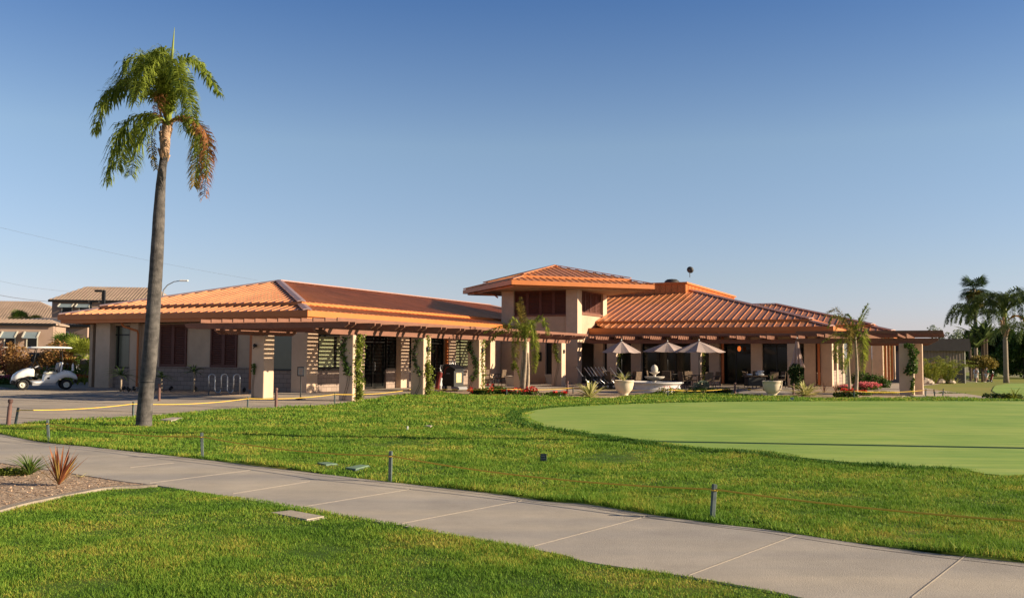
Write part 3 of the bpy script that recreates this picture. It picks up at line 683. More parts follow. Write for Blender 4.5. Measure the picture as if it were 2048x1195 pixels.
def shutter_u(v0, v1, z0, z1, u, leaves=2):
    P = cb('shutter', MB().box(u + .05, u + .09, v0, v1, z0, z1), 'shutter'); f = MB(); lv = MB()
    for i in range(leaves):
        a, b = v0 + (v1 - v0) * i / leaves, v0 + (v1 - v0) * (i + 1) / leaves
        f.box(u, u + .05, a, a + .09, z0, z1); f.box(u, u + .05, b - .09, b, z0, z1); f.box(u, u + .049, a + .09, b - .09, z0, z0 + .12); f.box(u, u + .049, a + .09, b - .09, z1 - .1, z1)
        z = z0 + .17
        while z < z1 - .12: lv.beam((u + .03, a + .09, z), (u + .03, b - .09, z), .085, .012, up=(.55, 0, .83)); z += .085
    cb('frame', f, 'shutter', P); cb('louvre', lv, 'shutter', P); return P
def shutter_v(u0, u1, z0, z1, v, leaves=2):
    P = cb('shutter', MB().box(u0, u1, v + .05, v + .09, z0, z1), 'shutter'); f = MB(); lv = MB()
    for i in range(leaves):
        a, b = u0 + (u1 - u0) * i / leaves, u0 + (u1 - u0) * (i + 1) / leaves
        f.box(a, a + .09, v, v + .05, z0, z1); f.box(b - .09, b, v, v + .05, z0, z1); f.box(a + .09, b - .09, v, v + .049, z0, z0 + .12); f.box(a + .09, b - .09, v, v + .049, z1 - .1, z1)
        z = z0 + .17
        while z < z1 - .12: lv.beam((a + .09, v + .03, z), (b - .09, v + .03, z), .085, .012, up=(0, .55, .83)); z += .085
    cb('frame', f, 'shutter', P); cb('louvre', lv, 'shutter', P); return P

# ---- left wing, face looking left of camera (plane u = 34.3+)
W0 = 34.5
wall(W0, W0 + .3, 36.3, 38.1, 0, .95, 'block', 'knee_wall'); wall(W0, W0 + .3, 36.3, 38.1, 3.03, 3.12)
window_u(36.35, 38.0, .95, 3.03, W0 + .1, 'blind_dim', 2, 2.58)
wall(W0, W0 + .3, 26.4, 36.3, 1.06, 3.12); wall(W0, W0 + .32, 28.0, 36.3, 0, 1.06, 'block', 'knee_wall')
wall(W0 - .06, W0 + .05, 28.0, 35.4, 1.0, 1.07, 'block', 'knee_cap')
pier(34.25, 37.35, .7, 3.14, .95); pier(34.3, 35.55, .5, 3.14, .5)
shutter_u(32.65, 34.3, 1.06, 3.06, W0 - .07); shutter_u(29.65, 31.2, 1.06, 3.06, W0 - .07)
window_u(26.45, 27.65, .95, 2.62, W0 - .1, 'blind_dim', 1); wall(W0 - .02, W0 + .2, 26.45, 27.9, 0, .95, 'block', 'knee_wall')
pier(34.22, 25.55, .78, 3.14, .85)
wall(W0 + .2, 60, 39.0, 39.2, 0, 3.12)
# ---- left wing, sunny face (plane v = 25.6+)
V0_ = 25.75
wall(34.9, 38.72, V0_, V0_ + .3, 0, .95, 'block', 'knee_wall'); wall(34.9, 54.3, V0_ + .002, V0_ + .3, 2.95, 3.12)
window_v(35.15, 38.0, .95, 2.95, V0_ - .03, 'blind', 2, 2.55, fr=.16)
wall(38.0, 38.35, V0_ + .004, V0_ + .28, .95, 2.95); 
wall(38.35, 38.85, V0_ - .12, V0_ + .26, 0, 3.1, 'stucco_pier', 'pier')
# recessed glazed entrance
D_ = window_v(38.85, 41.0, 0.02, 2.95, V0_ + .1, 'glass', 2, 2.3, 'door', .1)
cb('handle', MB().tube([(39.98, V0_ + .06, .9), (39.98, V0_ + .02, .92), (39.98, V0_ + .02, 1.3), (39.98, V0_ + .06, 1.32)], .014, 6), 'alu', D_)
wall(41.0, 41.95, V0_ + .01, V0_ + .3, 0, .95, 'block', 'knee_wall'); window_v(41.0, 41.95, .95, 2.95, V0_, 'glass', 1, 2.45)
pier(41.9, 25.45, .8, 3.14, .5)
wall(42.7, 45.2, V0_, V0_ + .3, 0, .95, 'block', 'knee_wall'); window_v(42.7, 45.2, .95, 2.95, V0_, 'glass', 2, 2.45)
D2 = window_v(45.2, 47.0, .02, 2.95, V0_ + .05, 'glass', 2, 2.3, 'door', .1)
pier(47.0, 25.45, .8, 3.14, .5)
wall(47.8, 52.2, V0_, V0_ + .3, 0, .95, 'block', 'knee_wall'); window_v(47.8, 50.0, .95, 2.95, V0_, 'blind', 2, 2.45); window_v(50.0, 52.2, .02, 2.95, V0_ + .02, 'glass', 2, 2.3)
pier(52.25, 25.45, .8, 3.14, .5); wall(53.05, 54.35, V0_, V0_ + .3, 0, 2.95)
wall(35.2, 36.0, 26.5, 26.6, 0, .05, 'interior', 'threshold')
# ---- tower
T0 = 54.3
wall(T0, T0 + .75, 20.6, 21.35, 0, 5.72, 'stucco_pier', 'tower_pier'); wall(T0, T0 + .75, 24.87, 25.7, 0, 5.72, 'stucco_pier', 'tower_pier')
wall(59.0, 59.75, 20.6, 21.3, 0, 5.72, 'stucco_pier', 'tower_pier')
wall(T0 + .12, T0 + .4, 21.35, 24.87, 2.6, 4.15); wall(T0 + .75, 59.0, 20.7, 21.0, 2.5, 4.24)
wall(T0 + .12, T0 + .4, 22.75, 24.87, 0, 2.6); wall(T0 + .12, T0 + .4, 21.35, 22.1, 0, 2.6)
cb('door', MB().box(T0 + .3, T0 + .35, 22.1, 22.75, 0, 2.6), 'bronze')
shutter_u(21.35, 24.87, 4.15, 5.70, T0 + .15, 4)
shutter_v(55.05, 59.0, 4.33, 5.70, 20.74, 4)
cb('sill', MB().box(55.05, 59.0, 20.62, 20.78, 4.22, 4.34), 'timber'); cb('sill', MB().box(T0 + .04, T0 + .2, 21.35, 24.87, 4.10, 4.19), 'timber')
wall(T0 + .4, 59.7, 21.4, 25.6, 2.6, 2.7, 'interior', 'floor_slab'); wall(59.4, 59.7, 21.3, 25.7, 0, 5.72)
cb('wall_plate', MB().box(T0 + .09, T0 + .12, 23.0, 23.25, 1.35, 1.9), 'bronze')
wall(T0 + .4, 59.7, 25.4, 25.7, 2.7, 5.72)
# ---- dining wing front: piers with dark glazing set behind
for v in (19.9, 17.45, 12.6, 10.12, 7.1, 6.2): pier(57.0, v, .66, 3.1, .64)
wall(57.15, 57.45, 6.3, 20.6, 2.72, 3.12)
for a, b, c in ((18.1, 19.9, 2), (13.25, 17.45, 4), (10.77, 12.6, 2), (7.75, 10.12, 3)): window_u(a, b, .03, 2.72, 57.35, 'glass', c, 2.3)
window_u(6.35, 7.1, .8, 2.72, 57.3, 'glass', 1)
wall(57.6, 66, 6.35, 6.6, 0, .9, 'block', 'knee_wall')
for u in (60.5, 64.0): pier(u, 6.3, .66, 3.1)
# back hall and far veranda
wall(58, 59, 6.9, 7.05, 0, 3.0, 'stucco'); wall(66.6, 66.9, 8.5, 26, 0, 3.1); wall(66.62, 66.9, 4.8, 6.3, 0, 3.1)
for u in (66.6, 70.2, 73.8, 77.4, 81.0): pier(u, 4.1, .66, 3.1)
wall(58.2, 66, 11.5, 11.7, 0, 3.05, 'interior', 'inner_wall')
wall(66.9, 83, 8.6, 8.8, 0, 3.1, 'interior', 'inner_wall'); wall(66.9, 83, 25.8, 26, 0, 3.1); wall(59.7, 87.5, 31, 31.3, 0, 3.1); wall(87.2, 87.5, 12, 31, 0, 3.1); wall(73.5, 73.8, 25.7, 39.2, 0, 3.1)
# roof parapet of the plant well
par = cb('roof_parapet', MB().box(66.3, 83.0, 17.0, 27.0, 5.7, 6.80), 'fascia')
mb = MB(); mb.box(66.18, 83.12, 16.88, 27.12, 6.80, 6.93); cb('coping', mb, 'fascia', par)
mb = MB()
for k in range(24): mb.box(66.265, 66.3, 17.2 + k * .42, 17.24 + k * .42, 5.72, 6.78)
for k in range(39): mb.box(66.6 + k * .42, 66.64 + k * .42, 16.965, 17.0, 5.72, 6.78)
cb('seam', mb, 'fascia', par)
# downspouts
for (u, v) in ((34.2, 35.35),): cb('downspout', MB().tube([(33.62, v + .6, 3.1), (33.75, v + .55, 2.95), (34.05, v, 2.75), (34.1, v, 2.6), (34.1, v, .1)], .055, 6), 'copper')
for (u, v) in ((34.12, 28.6), (56.9, 12.45), (56.9, 6.98), (66.5, 4.0), (70.1, 4.0), (73.7, 4.0)): cb('downspout', MB().box(u - .05, u + .05, v - .13, v, .1, 3.1), 'copper')
cb('downspout', MB().box(46.85, 46.97, 25.5, 25.62, .1, 3.0), 'copper')
cb('downspout', MB().tube([(54.0, 27.5, 5.62), (54.15, 26.1, 5.45), (54.2, 25.9, 5.3)], .05, 6), 'copper')
# pendant and sconces
cb('pendant_lamp', MB().lathe([(.01, .16), (.08, .12), (.11, 0), (.08, -.12), (.01, -.16)], 12, (56.6, 11.35, 2.15)), 'lampglow', smooth=True)

# things standing on the roof
p = xy(67.6, 18.35); vt = thing('roof_vent', 'dark domed vent poking above the orange roof parapet', 'vent', (p[0], p[1], 7.0), ROTU)
MB().lathe([(.28, -.4), (.28, .05)], 16).build('collar', M['dishgrey'], vt, True); MB().lathe([(.55, 0), (.52, .12), (.35, .24), (.01, .28)], 20).build('dome', M['dishgrey'], vt, True)
p = D(1380, 557, 62.8); dt = thing('satellite_dish', 'small grey satellite dish on the corner of the roof parapet', 'dish', (p[0], p[1], 6.93), 0)
mb = MB(); mb.lathe([(.01, .0), (.2, .03), (.36, .1), (.37, .1), (.2, .01), (.01, -.02)], 20); o = mb.build('dish', M['dishgrey'], dt, True); o.rotation_euler = (radians(-68), 0, radians(-25)); o.location = (0, 0, .42)
o.scale = (.62, .62, .8); MB().tube([(0, .05, -.05), (0, .05, .4)], .025, 6).build('mast', M['dishgrey'], dt); MB().tube([(0, 0, .3), (-.1, -.35, .42)], .012, 5).build('feed_arm', M['dishgrey'], dt)

# ------------------------------------------------------------------ pergolas
def pergola(name_label, loc_uv, cols, beams, rafters, slats):
    t = thing('pergola', name_label, 'pergola', (*xy(*loc_uv), 0), ROTU, 'timber pergolas around the clubhouse'); of = (*loc_uv, 0)
    for (u, v, z1) in cols:
        mb = MB(); mb.bbox((u + .3, v + .3, z1 / 2), (.6, .6, z1), .02); mb.build('column', M['stucco_pier'], t, off=of)
    for (p, q, w_, h_, z) in beams:
        mb = MB(); beamcut(mb, p, q, w_, h_, z, .25); mb.build('beam', M['timber'], t, off=of)
    for (p, q, w_, h_, z) in rafters:
        mb = MB(); beamcut(mb, p, q, w_, h_, z, .18); mb.build('rafter', M['timber'], t, off=of)
    for (p, q, w_, h_, z) in slats:
        mb = MB().beam((*p, z + h_ / 2), (*q, z + h_ / 2), w_, h_); mb.build('slat', M['timber'], t, off=of)
    return t
def beamcut(mb, p, q, w_, h_, z, cut):
    """beam whose two ends are sawn on the slant, underside shorter"""
    p, q = np.array(p, float), np.array(q, float); d = (q - p) / np.linalg.norm(q - p); s_ = np.array([-d[1], d[0]]) * w_ / 2
    V = []
    for sg in (-1, 1):
        for (a, zz) in ((p + d * cut, z), (q - d * cut, z), (q, z + h_ * .55), (q, z + h_), (p, z + h_), (p, z + h_ * .55)): V.append((*(a + sg * s_), zz))
    mb.add(V, [tuple(range(6)), tuple(range(11, 5, -1))] + [(i, 6 + i, 6 + (i + 1) % 6, (i + 1) % 6) for i in range(6)])
colsA = [(28.95 + 5.07 * k, 19.6, 2.38) for k in range(5)] + [(29.0, 23.64, 2.38)]
bA = [((27.3, v), (50.7, v), .07, .21, 2.383) for v in (19.68, 20.12)] + [((26.9, v), (31.0, v), .07, .21, 2.384) for v in (23.72, 24.16)]
rA = []; k = 0
while True:
    uc = 27.55 + 1.63 * k
    if uc > 50.6: break
    for du in (-.2, .2): rA.append(((uc + du, 18.7), (uc + du, 25.55 if uc > 33 else 26.0), .055, .2, 2.596))
    k += 1
sA = [((27.0, 18.95 + .5 * k), (52.6 if 18.95 + .5 * k > 20.2 else 51.6, 18.95 + .5 * k), .045, .125, 2.799) for k in range(13)]
pergola('long brown timber pergola on tan square columns along the sunny front of the left wing', (29, 19.6), colsA, bA, rA, sA)
colsB = [(54.5, 18.2, 2.42), (54.5, 13.12, 2.42), (54.5, 7.7, 2.42)]
bB = [((u, 5.0), (u, 20.2), .07, .23, 2.423) for u in (54.6, 55.05)]
rB = [((53.5, 19.4 - 1.66 * k + dv), (57.0, 19.4 - 1.66 * k + dv), .055, .2, 2.656) for k in range(9) for dv in (-.2, .2)]
sB = [((53.7 + .42 * k, 4.9), (53.7 + .42 * k, 20.2), .045, .11, 2.859) for k in range(8)]
pergola('brown timber pergola shading the terrace along the dining wing, behind the umbrellas', (54.5, 13), colsB, bB, rB, sB)
colsC = [(45.8, 1.55, 2.30), (46.9, 1.22, 2.30), (54.0, 1.95, 2.30)]
bC = [((u, .55), (u, 6.6), .07, .23, 2.303) for u in (45.92, 46.3)] + [((u, .9), (u, 4.2), .07, .23, 2.303) for u in (54.1, 54.5)]
rC = [((45.1, v + dv), (55.2, v + dv), .055, .2, 2.536) for v in (2.0, 3.7, 5.4) for dv in (-.18, .18)]
sC = [((45.3 + .5 * k, .35), (45.3 + .5 * k, 6.5), .045, .12, 2.739) for k in range(20)]
pergola('brown timber pergola at the right end of the terrace, on the nearest tall tan column', (45.8, 1.55), colsC, bC, rC, sC)
# ------------------------------------------------------------------ foliage tools
def spline(P, n):
    P = np.array(P, float); k = max(2, int(math.ceil(n / (len(P) - 1)))); return smooth_line(P, k)
def frond(mb, pts, leaf=.45, n=46, width=.03, droop=.6, ranks=3, tipk=.35, stem=None, sr=.018, bare=.12, flat=False, dens=1):
    S = spline(pts, 24); d = np.diff(S, axis=0); sl_ = np.concatenate([[0], np.cumsum(np.linalg.norm(d, axis=1))]); L = sl_[-1]
    V = []; F = []; c = 0
    for i in range(n):
        t = bare + (1 - bare) * (i + .5) / n; s_ = t * L; p = np.array([np.interp(s_, sl_, S[:, k]) for k in range(3)]); q = np.array([np.interp(min(s_ + .03 * L, L), sl_, S[:, k]) for k in range(3)])
        q0 = np.array([np.interp(max(s_ - .03 * L, 0), sl_, S[:, k]) for k in range(3)])
        T = q - q0; T /= np.linalg.norm(T) + 1e-9; side = np.cross(T, (0, 0, 1)); ns = np.linalg.norm(side); side = side / ns if ns > .15 else np.array([1., 0, 0]); upv = np.cross(side, T)
        env = min(1, .45 + 2.2 * (t - bare)) * (1 - (1 - tipk) * max(0, (t - .55) / .45) ** 1.3)
        for sg in (-1, 1):
            for r_ in range(ranks if not flat else 1):
                a = 0 if flat else rng.uniform(-.75, .85); ln = leaf * env * rng.uniform(.8, 1.12)
                dirv = sg * side * (cos(a) * .9) + upv * sin(a) * .9 + T * rng.uniform(.35, .75); dirv /= np.linalg.norm(dirv)
                g = np.array([0, 0, -1.]); m1 = p + dirv * ln * .5 + g * droop * ln * .12; e = p + dirv * ln * (.9 - .35 * droop) + g * droop * ln * .75
                wv = np.cross(dirv, g); wv = wv / (np.linalg.norm(wv) + 1e-6) * width * .5 + T * width * .35
                V += [p - wv * .6, p + wv * .6, m1 - wv, m1 + wv, e]; F += [(c, c + 1, c + 3, c + 2), (c + 2, c + 3, c + 4)]; c += 5
    mb.add(V, F)
    if stem is not None: stem.tube(S[::2], np.linspace(sr, sr * .3, len(S[::2])), 5)
def fan(mb, c, ax, R=.8, n=16, seed=0, w=.10, droop=.25):
    """fan palm leaf: a ray of stiff fingers round its hand"""
    ax = np.array(ax, float); ax /= np.linalg.norm(ax); s = np.cross(ax, (0, 0, 1)); s /= np.linalg.norm(s) + 1e-6; V = []; F = []; k = 0
    for i in range(n):
        a = radians(-105 + 210 * i / (n - 1)); d = ax * cos(a) + s * sin(a); e = c + d * R * rng.uniform(.85, 1.05) + np.array([0, 0, -droop * R * rng.uniform(.3, 1.2)]); m_ = c + d * R * .55 + (0, 0, .03 * R)
        pv = np.cross(d, np.cross(ax, s)); pv = pv / (np.linalg.norm(pv) + 1e-6) * w * R
        V += [c, m_ - pv * .5, m_ + pv * .5, e]; F += [(k, k + 1, k + 2), (k + 1, k + 3, k + 2)]; k += 4
    mb.add(V, F)
def leafcloud(mb, n, blobs, size, flatten=.6, stretch=1.4):
    """n small leaves scattered in a set of (centre, radius) clumps, denser toward their skins"""
    B_ = np.array([(*c, *((r,) * 3 if np.isscalar(r) else r)) for c, r in blobs], float); wgt = (B_[:, 3] * B_[:, 4] * B_[:, 5]) ** .66; k = rng.choice(len(B_), n, p=wgt / wgt.sum())
    d = rng.normal(size=(n, 3)); d /= np.linalg.norm(d, axis=1)[:, None]; rad = rng.random(n) ** .28 * rng.uniform(.82, 1.12, n)
    p = B_[k, :3] + d * B_[k, 3:] * rad[:, None]; a = rng.normal(size=(n, 3)) ; a /= np.linalg.norm(a, axis=1)[:, None]; b = np.cross(a, rng.normal(size=(n, 3))); b /= np.linalg.norm(b, axis=1)[:, None] + 1e-6
    s = size * rng.uniform(.55, 1.3, n)[:, None]
    P = np.stack([p - a * s * stretch * .5, p + b * s * .4, p + a * s * stretch * .5, p - b * s * .4], 1); P[:, :, 2] = np.maximum(P[:, :, 2], .01)
    mb.add(P.reshape(-1, 3), np.arange(4 * n).reshape(n, 4)); return mb
def rosette(mb, n, L, w, seed=0, up=(.2, 1.2), arch=.5, seg=4, c=(0, 0, 0), rnd=.25):
    """sword leaves from one crown"""
    V = []; F = []; k = 0
    for i in range(n):
        a = 2 * pi * i / n * 2.618 + rng.uniform(-.3, .3); el = rng.uniform(*up); ln = L * rng.uniform(1 - rnd, 1 + rnd * .6); ww = w * rng.uniform(.8, 1.2); d = np.array([cos(a), sin(a), 0]); s_ = np.array([-sin(a), cos(a), 0])
        for j in range(seg + 1):
            t = j / seg; r_ = ln * (cos(el) * t + .25 * arch * t * t); h_ = ln * (sin(el) * t - arch * .55 * t ** 2.2); p = np.array(c) + d * r_ + np.array([0, 0, max(h_, .01 - c[2])]); wd = ww * (1 - t) ** .6 * (.75 + .5 * t) / 2 if j < seg else .001
            V += [p - s_ * wd + (0, 0, wd * .5), p + (0, 0, 0), p + s_ * wd + (0, 0, wd * .5)]
        for j in range(seg):
            b = k + 3 * j; F += [(b, b + 1, b + 4, b + 3), (b + 1, b + 2, b + 5, b + 4)]
        k += 3 * (seg + 1)
    mb.add(V, F); return mb

# ------------------------------------------------------------------ the tall queen palm
PB = G(287, 853); PYD = PB[1]
def pp(px, py, dy=0.): p = D(px, py, PYD); p = CAMV + (p - CAMV) * ((PYD + dy) / PYD) if dy else p; return p - np.array([PB[0], PB[1], 0])
CAMV = np.array([0, 0, CAMZ])
palm = thing('palm_tree', 'tall slender queen palm with leaning grey trunk standing in the left lawn', 'palm tree', (PB[0], PB[1], 0))
mb = MB(); tp = [(287, 858), (288, 840), (291, 800), (294.5, 762), (299, 720), (304, 660), (308, 600), (312, 540), (315.5, 480), (318.5, 420), (321.5, 370), (325, 335), (329, 310)]
tw = [17.5, 15.5, 15, 14.5, 14.3, 14.2, 13.8, 13.2, 12.5, 11.3, 9.5, 8, 8]
TPp = smooth_line([pp(*q) for q in tp], 5); TWw = np.interp(np.linspace(0, 1, len(TPp)), np.linspace(0, 1, len(tw)), tw) * PYD / FPX
TWw = TWw * (1 + rng.uniform(-.02, .02, len(TWw))); mb.tube(TPp, TWw, 18); mb.build('trunk', M['trunk'], palm, True)
MB().lathe([(.172, -.012), (.176, -.012), (.176, .012), (.172, .012)], 18, tuple(pp(293.5, 763.5) )).build('strap', M['black'], palm)
mb = MB()
for i in range(26):   # old leaf bases round the neck
    a = rng.uniform(0, 2 * pi); z0 = rng.uniform(0, 1); c = pp(329 + 2 * z0, 318 - 52 * z0); d = np.array([cos(a), sin(a), 0]); r0 = .085 + .035 * (1 - abs(z0 - .5))
    mb.beam(c + d * r0 * .7 - (0, 0, .06), c + d * (r0 + .05 * rng.random()) + (0, 0, rng.uniform(.1, .26)), rng.uniform(.04, .075), .03)
mb.tube([pp(329, 316), pp(330, 290), pp(332, 265), pp(336, 246)], [.095, .115, .10, .06], 12)
mb.build('leaf_bases', M['boot'], palm, True)
MB().tube([pp(337, 252), pp(338, 215), pp(338.5, 172)], [.075, .06, .03], 10).build('leaf_spear', M['spear'], palm, True)
MB().tube([pp(343, 125), pp(346, 90), pp(349, 55)], [.035, .025, .004], 8).build('leaf_spear', M['spear'], palm, True)
hub = (334, 250)
FR = [ # image-plane control points, depth offset of the tip, leaflet length, material
 ([hub, (330, 185), (300, 122), (258, 118), (240, 165)], -.6, .50, 'palm'),
 ([hub, (332, 190), (312, 125), (285, 110), (262, 140)], .9, .48, 'palm'),
 ([hub, (322, 205), (270, 175), (215, 185), (192, 262)], -.3, .52, 'palm'),
 ([hub, (320, 210), (285, 165), (235, 165), (205, 215)], 1.1, .50, 'palm'),
 ([hub, (318, 232), (285, 228), (240, 262), (216, 362)], -.5, .50, 'palm'),
 ([hub, (318, 235), (292, 236), (262, 262), (234, 335)], .9, .46, 'palm'),
 ([hub, (336, 180), (340, 120), (318, 108), (296, 160)], -1.2, .52, 'palm'),
 ([hub, (338, 180), (345, 130), (352, 125), (362, 180)], -1.3, .48, 'palm'),
 ([hub, (332, 180), (320, 130), (290, 130), (272, 196)], -1.6, .50, 'palm'),
 ([hub, (342, 175), (358, 128), (392, 124), (440, 186)], -.2, .42, 'palm'),
 ([hub, (343, 180), (360, 138), (384, 118), (412, 142)], .8, .40, 'palm'),
 ([hub, (345, 200), (362, 176), (378, 190), (386, 245)], -.9, .42, 'palm'),
 ([hub, (340, 205), (352, 190), (362, 205), (368, 262)], 1.2, .42, 'palm'),
 ([hub, (335, 190), (325, 140), (310, 112), (340, 100)], 1.4, .44, 'palm'),
 ([hub, (330, 195), (308, 158), (286, 158), (268, 205)], -1.0, .46, 'palm'),
 ([hub, (348, 240), (374, 236), (400, 268), (404, 352)], -.4, .44, 'palm'),
 ([hub, (350, 238), (378, 240), (396, 282), (388, 372)], .6, .42, 'palm_old'),
 ([hub, (350, 236), (385, 240), (415, 280), (408, 392)], -.8, .34, 'palm_dry'),
 ([hub, (326, 190), (300, 140), (268, 135), (225, 200)], .4, .52, 'palm'),
 ([hub, (338, 170), (336, 125), (326, 98), (300, 108)], .3, .42, 'palm'),
 ([hub, (342, 190), (352, 150), (368, 150), (378, 200)], -1.1, .45, 'palm'),
 ([hub, (322, 236), (296, 250), (272, 300), (262, 350)], -.9, .42, 'palm'),
 ([hub, (322, 245), (306, 262), (304, 300), (312, 338)], -.5, .20, 'palm_old'),
 ([hub, (330, 205), (322, 190), (318, 200), (314, 232)], -.7, .26, 'palm_dry'),
]
for ctrl, dy, lf, mm in FR:
    P = [pp(x, y, dy * (i / (len(ctrl) - 1)) ** 1.2) for i, (x, y) in enumerate(ctrl)]
    mb = MB(); frond(mb, P, lf * 1.1, 58 if lf > .3 else 26, .028, .5, 2, .5, mb, .020); mb.build('frond', M[mm], palm)
mb = MB()
mb.tube([pp(333, 262), pp(322, 232), pp(318, 210)], [.05, .03, .015], 6); mb.tube([pp(334, 270), pp(345, 243), pp(368, 236)], [.05, .035, .02], 6); mb.build('leaf_stalk', M['boot'], palm, True)

# a second queen palm outside the right edge, whose trunk throws the long thin shadow over green and lawn
def queen(name, label, base, H_, r0, nf, fl, leaf, dy_seed, m='palm', lean=(0, 0), width=.03, ns=40, group=None, trunk='trunk_far', droop=.3, upr=(.5, 1.25)):
    t = thing(name, label, 'palm tree', base, 0, group)
    P = [np.array([lean[0] * k * k, lean[1] * k * k, H_ * k]) for k in np.linspace(0, 1, 9)]
    MB().tube([q_ if i_ else q_ - np.array([0, 0, .05]) for i_, q_ in enumerate(P)], np.interp(np.linspace(0, 1, 9), [0, .15, .8, 1], [r0 * 1.25, r0, r0 * .9, r0 * .7]), 12).build('trunk', M[trunk], t, True)
    top = P[-1]; MB().tube([top - (0, 0, .1), top + (0, 0, .35 * fl), top + (0, 0, .6 * fl)], [r0 * .8, r0 * .75, .02], 8).build('crown_shaft', M['spear'], t, True)
    for i in range(nf):
        a = 2 * pi * i / nf * 1.618 * 2 + rng.uniform(-.2, .2); el = upr[0] + (upr[1] - upr[0]) * ((i * .37) % 1); d = np.array([cos(a), sin(a), 0]); L = fl * rng.uniform(.85, 1.12)
        c0 = top + (0, 0, .25 * fl)
        P4 = [c0, c0 + d * L * .25 * cos(el) + (0, 0, L * .33 * sin(el)), c0 + d * L * (.35 + .3 * cos(el)) + (0, 0, L * (.5 * sin(el) - .03)), c0 + d * L * (.55 + .35 * cos(el)) + (0, 0, L * (.48 * sin(el) - .22)), c0 + d * L * (.65 + .35 * cos(el)) + (0, 0, L * (.35 * sin(el) - .42))]
        mb = MB(); frond(mb, P4, leaf, ns, width, droop, 2, .4, mb, .02 * fl / 2); mb.build('frond', M[m], t)
    return t
queen('palm_tree', 'tall queen palm just outside the right edge beside the putting green', (11.6, 17.1, 0), 7.5, .15, 13, 2.0, .45, 1, lean=(.05, -.1))

# ------------------------------------------------------------------ rope stakes, ropes, bollards
st0 = thing('rope_stake', 'grey green stake', 'stake', (0, 0, 0), 0, 'rope stakes along the lawn edges')
mb = MB(); mb.bbox((0, 0, .215), (.045, .045, .43), .006); mb.build('post', M['stake'], st0)
MB().lathe([(.035, .355), (.038, .362), (.035, .37)], 10).build('rope_ring', M['rope'], st0)
STK = [ # base px, height, tilt right, label
 ((30, 850), .43, .16, 'dark stake leaning right beside the brown bollard at far left'),
 ((98, 886), .45, -.09, 'leaning grey stake on the near lawn edge at left, first beside the cart path'),
 ((266, 834), .43, 0, 'grey stake standing just left of the tall palm trunk'),
 ((405, 918), .44, -.05, 'grey green stake on the path edge right of and nearer than the tall palm'),
 ((495, 816), .37, .02, 'thin stake on the lawn corner in front of the bicycle rack'),
 ((669, 806), .38, .02, 'stake in front of the column beside the white ash urn'),
 ((780, 965), .43, .01, 'grey green stake on the cart path edge, right of the green valve lids'),
 ((836, 788), .34, 0, 'stake in front of the second vine covered column'),
 ((1013, 791), .36, 0, 'stake in the shrubs left of the little queen palm'),
 ((1146, 787), .33, 0, 'pale thin stake just right of a brown bollard by the striped agave'),
 ((1336, 793), .36, 0, 'stake in the flowers in front of the fountain basin'),
 ((1424, 1040), .385, .08, 'nearest grey green stake, leaning right on the edge of the cart path'),
 ((1476, 786), .33, 0, 'pale stake beside the dark bollard between fountain and right pot'),
 ((1541, 792), .36, .02, 'stake standing in front of the right pot'),
 ((1708, 797), .38, .02, 'stake in front of the small palm on the right'),
 ((1851, 793), .36, .1, 'stake leaning right beside the tall tan column at right'),
 ((1870, 794), .36, -.1, 'stake leaning left, the left one of two dark stakes on the right path'),
 ((1885, 795), .40, .14, 'stake leaning right, the right one of two dark stakes on the right path')]
TOPS = {}
for i, ((px, py), h, tl, lb) in enumerate(STK):
    p = G(px, py); o = st0 if i == 0 else dup(st0); o.location = (p[0], p[1], -.02); o.scale = (1, 1, h / .43); o.rotation_euler = (0, tl, rng.uniform(-.3, .3)); o['label'] = lb
    TOPS[i] = np.array([p[0] + sin(tl) * h * .84, p[1], h * .84 - .01])
ropes = [([1, 3, 6, 11], (5.75, 7.2, .37), 'orange yellow rope sagging along the near edge of the lawn between the path stakes', None),
         ([0, 2, 4, 5, 7, 8, 9, 10, 12, 13, 14, 15, 16, 17], None, 'yellow rope running in front of the clubhouse along the far lawn edge', None)]
for ids, extra, lb, _ in ropes:
    pts = []; tops = [TOPS[i] for i in ids] + ([np.array(extra)] if extra else [])
    for a, b in zip(tops[:-1], tops[1:]):
        for t in np.linspace(0, 1, 14)[:-1]:
            q = a + (b - a) * t; q = q.copy(); q[2] -= 4 * t * (1 - t) * min(.10, .016 * np.linalg.norm(b - a)); pts.append(q)
    pts.append(tops[-1]); far = ids[0] == 0
    r_ = MB().tube(pts, .009 if not far else .011, 5).build('barrier_rope', M['rope'], None, True); tag(r_, lb, 'rope')
bol = thing('bollard', 'brown bollard', 'bollard', (0, 0, 0), 0, 'brown bollards round the plaza')
MB().lathe([(.05, 0), (.05, .54), (.038, .56), (.038, .64)], 12).build('post', M['bollard'], bol, True)
MB().lathe([(.05, .64), (.056, .65), (.056, .72), (.045, .735), (.001, .735)], 12).build('cap', M['bollard'], bol, True)
for i, ((px, py), h, tl, lb) in enumerate([((16, 853), .62, .06, 'brown capped bollard at the far left edge, left of the leaning dark stake'), ((318, 801), .62, 0, 'brown bollard just right of the tall palm trunk on the plaza'), ((552, 813), .60, 0, 'brown bollard in front of the near tan column and the sign'), ((1135, 787), .56, 0, 'dark bollard left of the striped agave and pull carts'), ((1470, 787), .5, 0, 'dark bollard between the fountain and the right hand pot'), ((1587, 789), .5, 0, 'dark bollard left of the right hand striped agave')]):
    p = G(px, py); o = bol if i == 0 else dup(bol); o.location = (p[0], p[1], 0); o.scale = (.95, .95, h / .735); o.rotation_euler = (0, tl, 0); o['label'] = lb

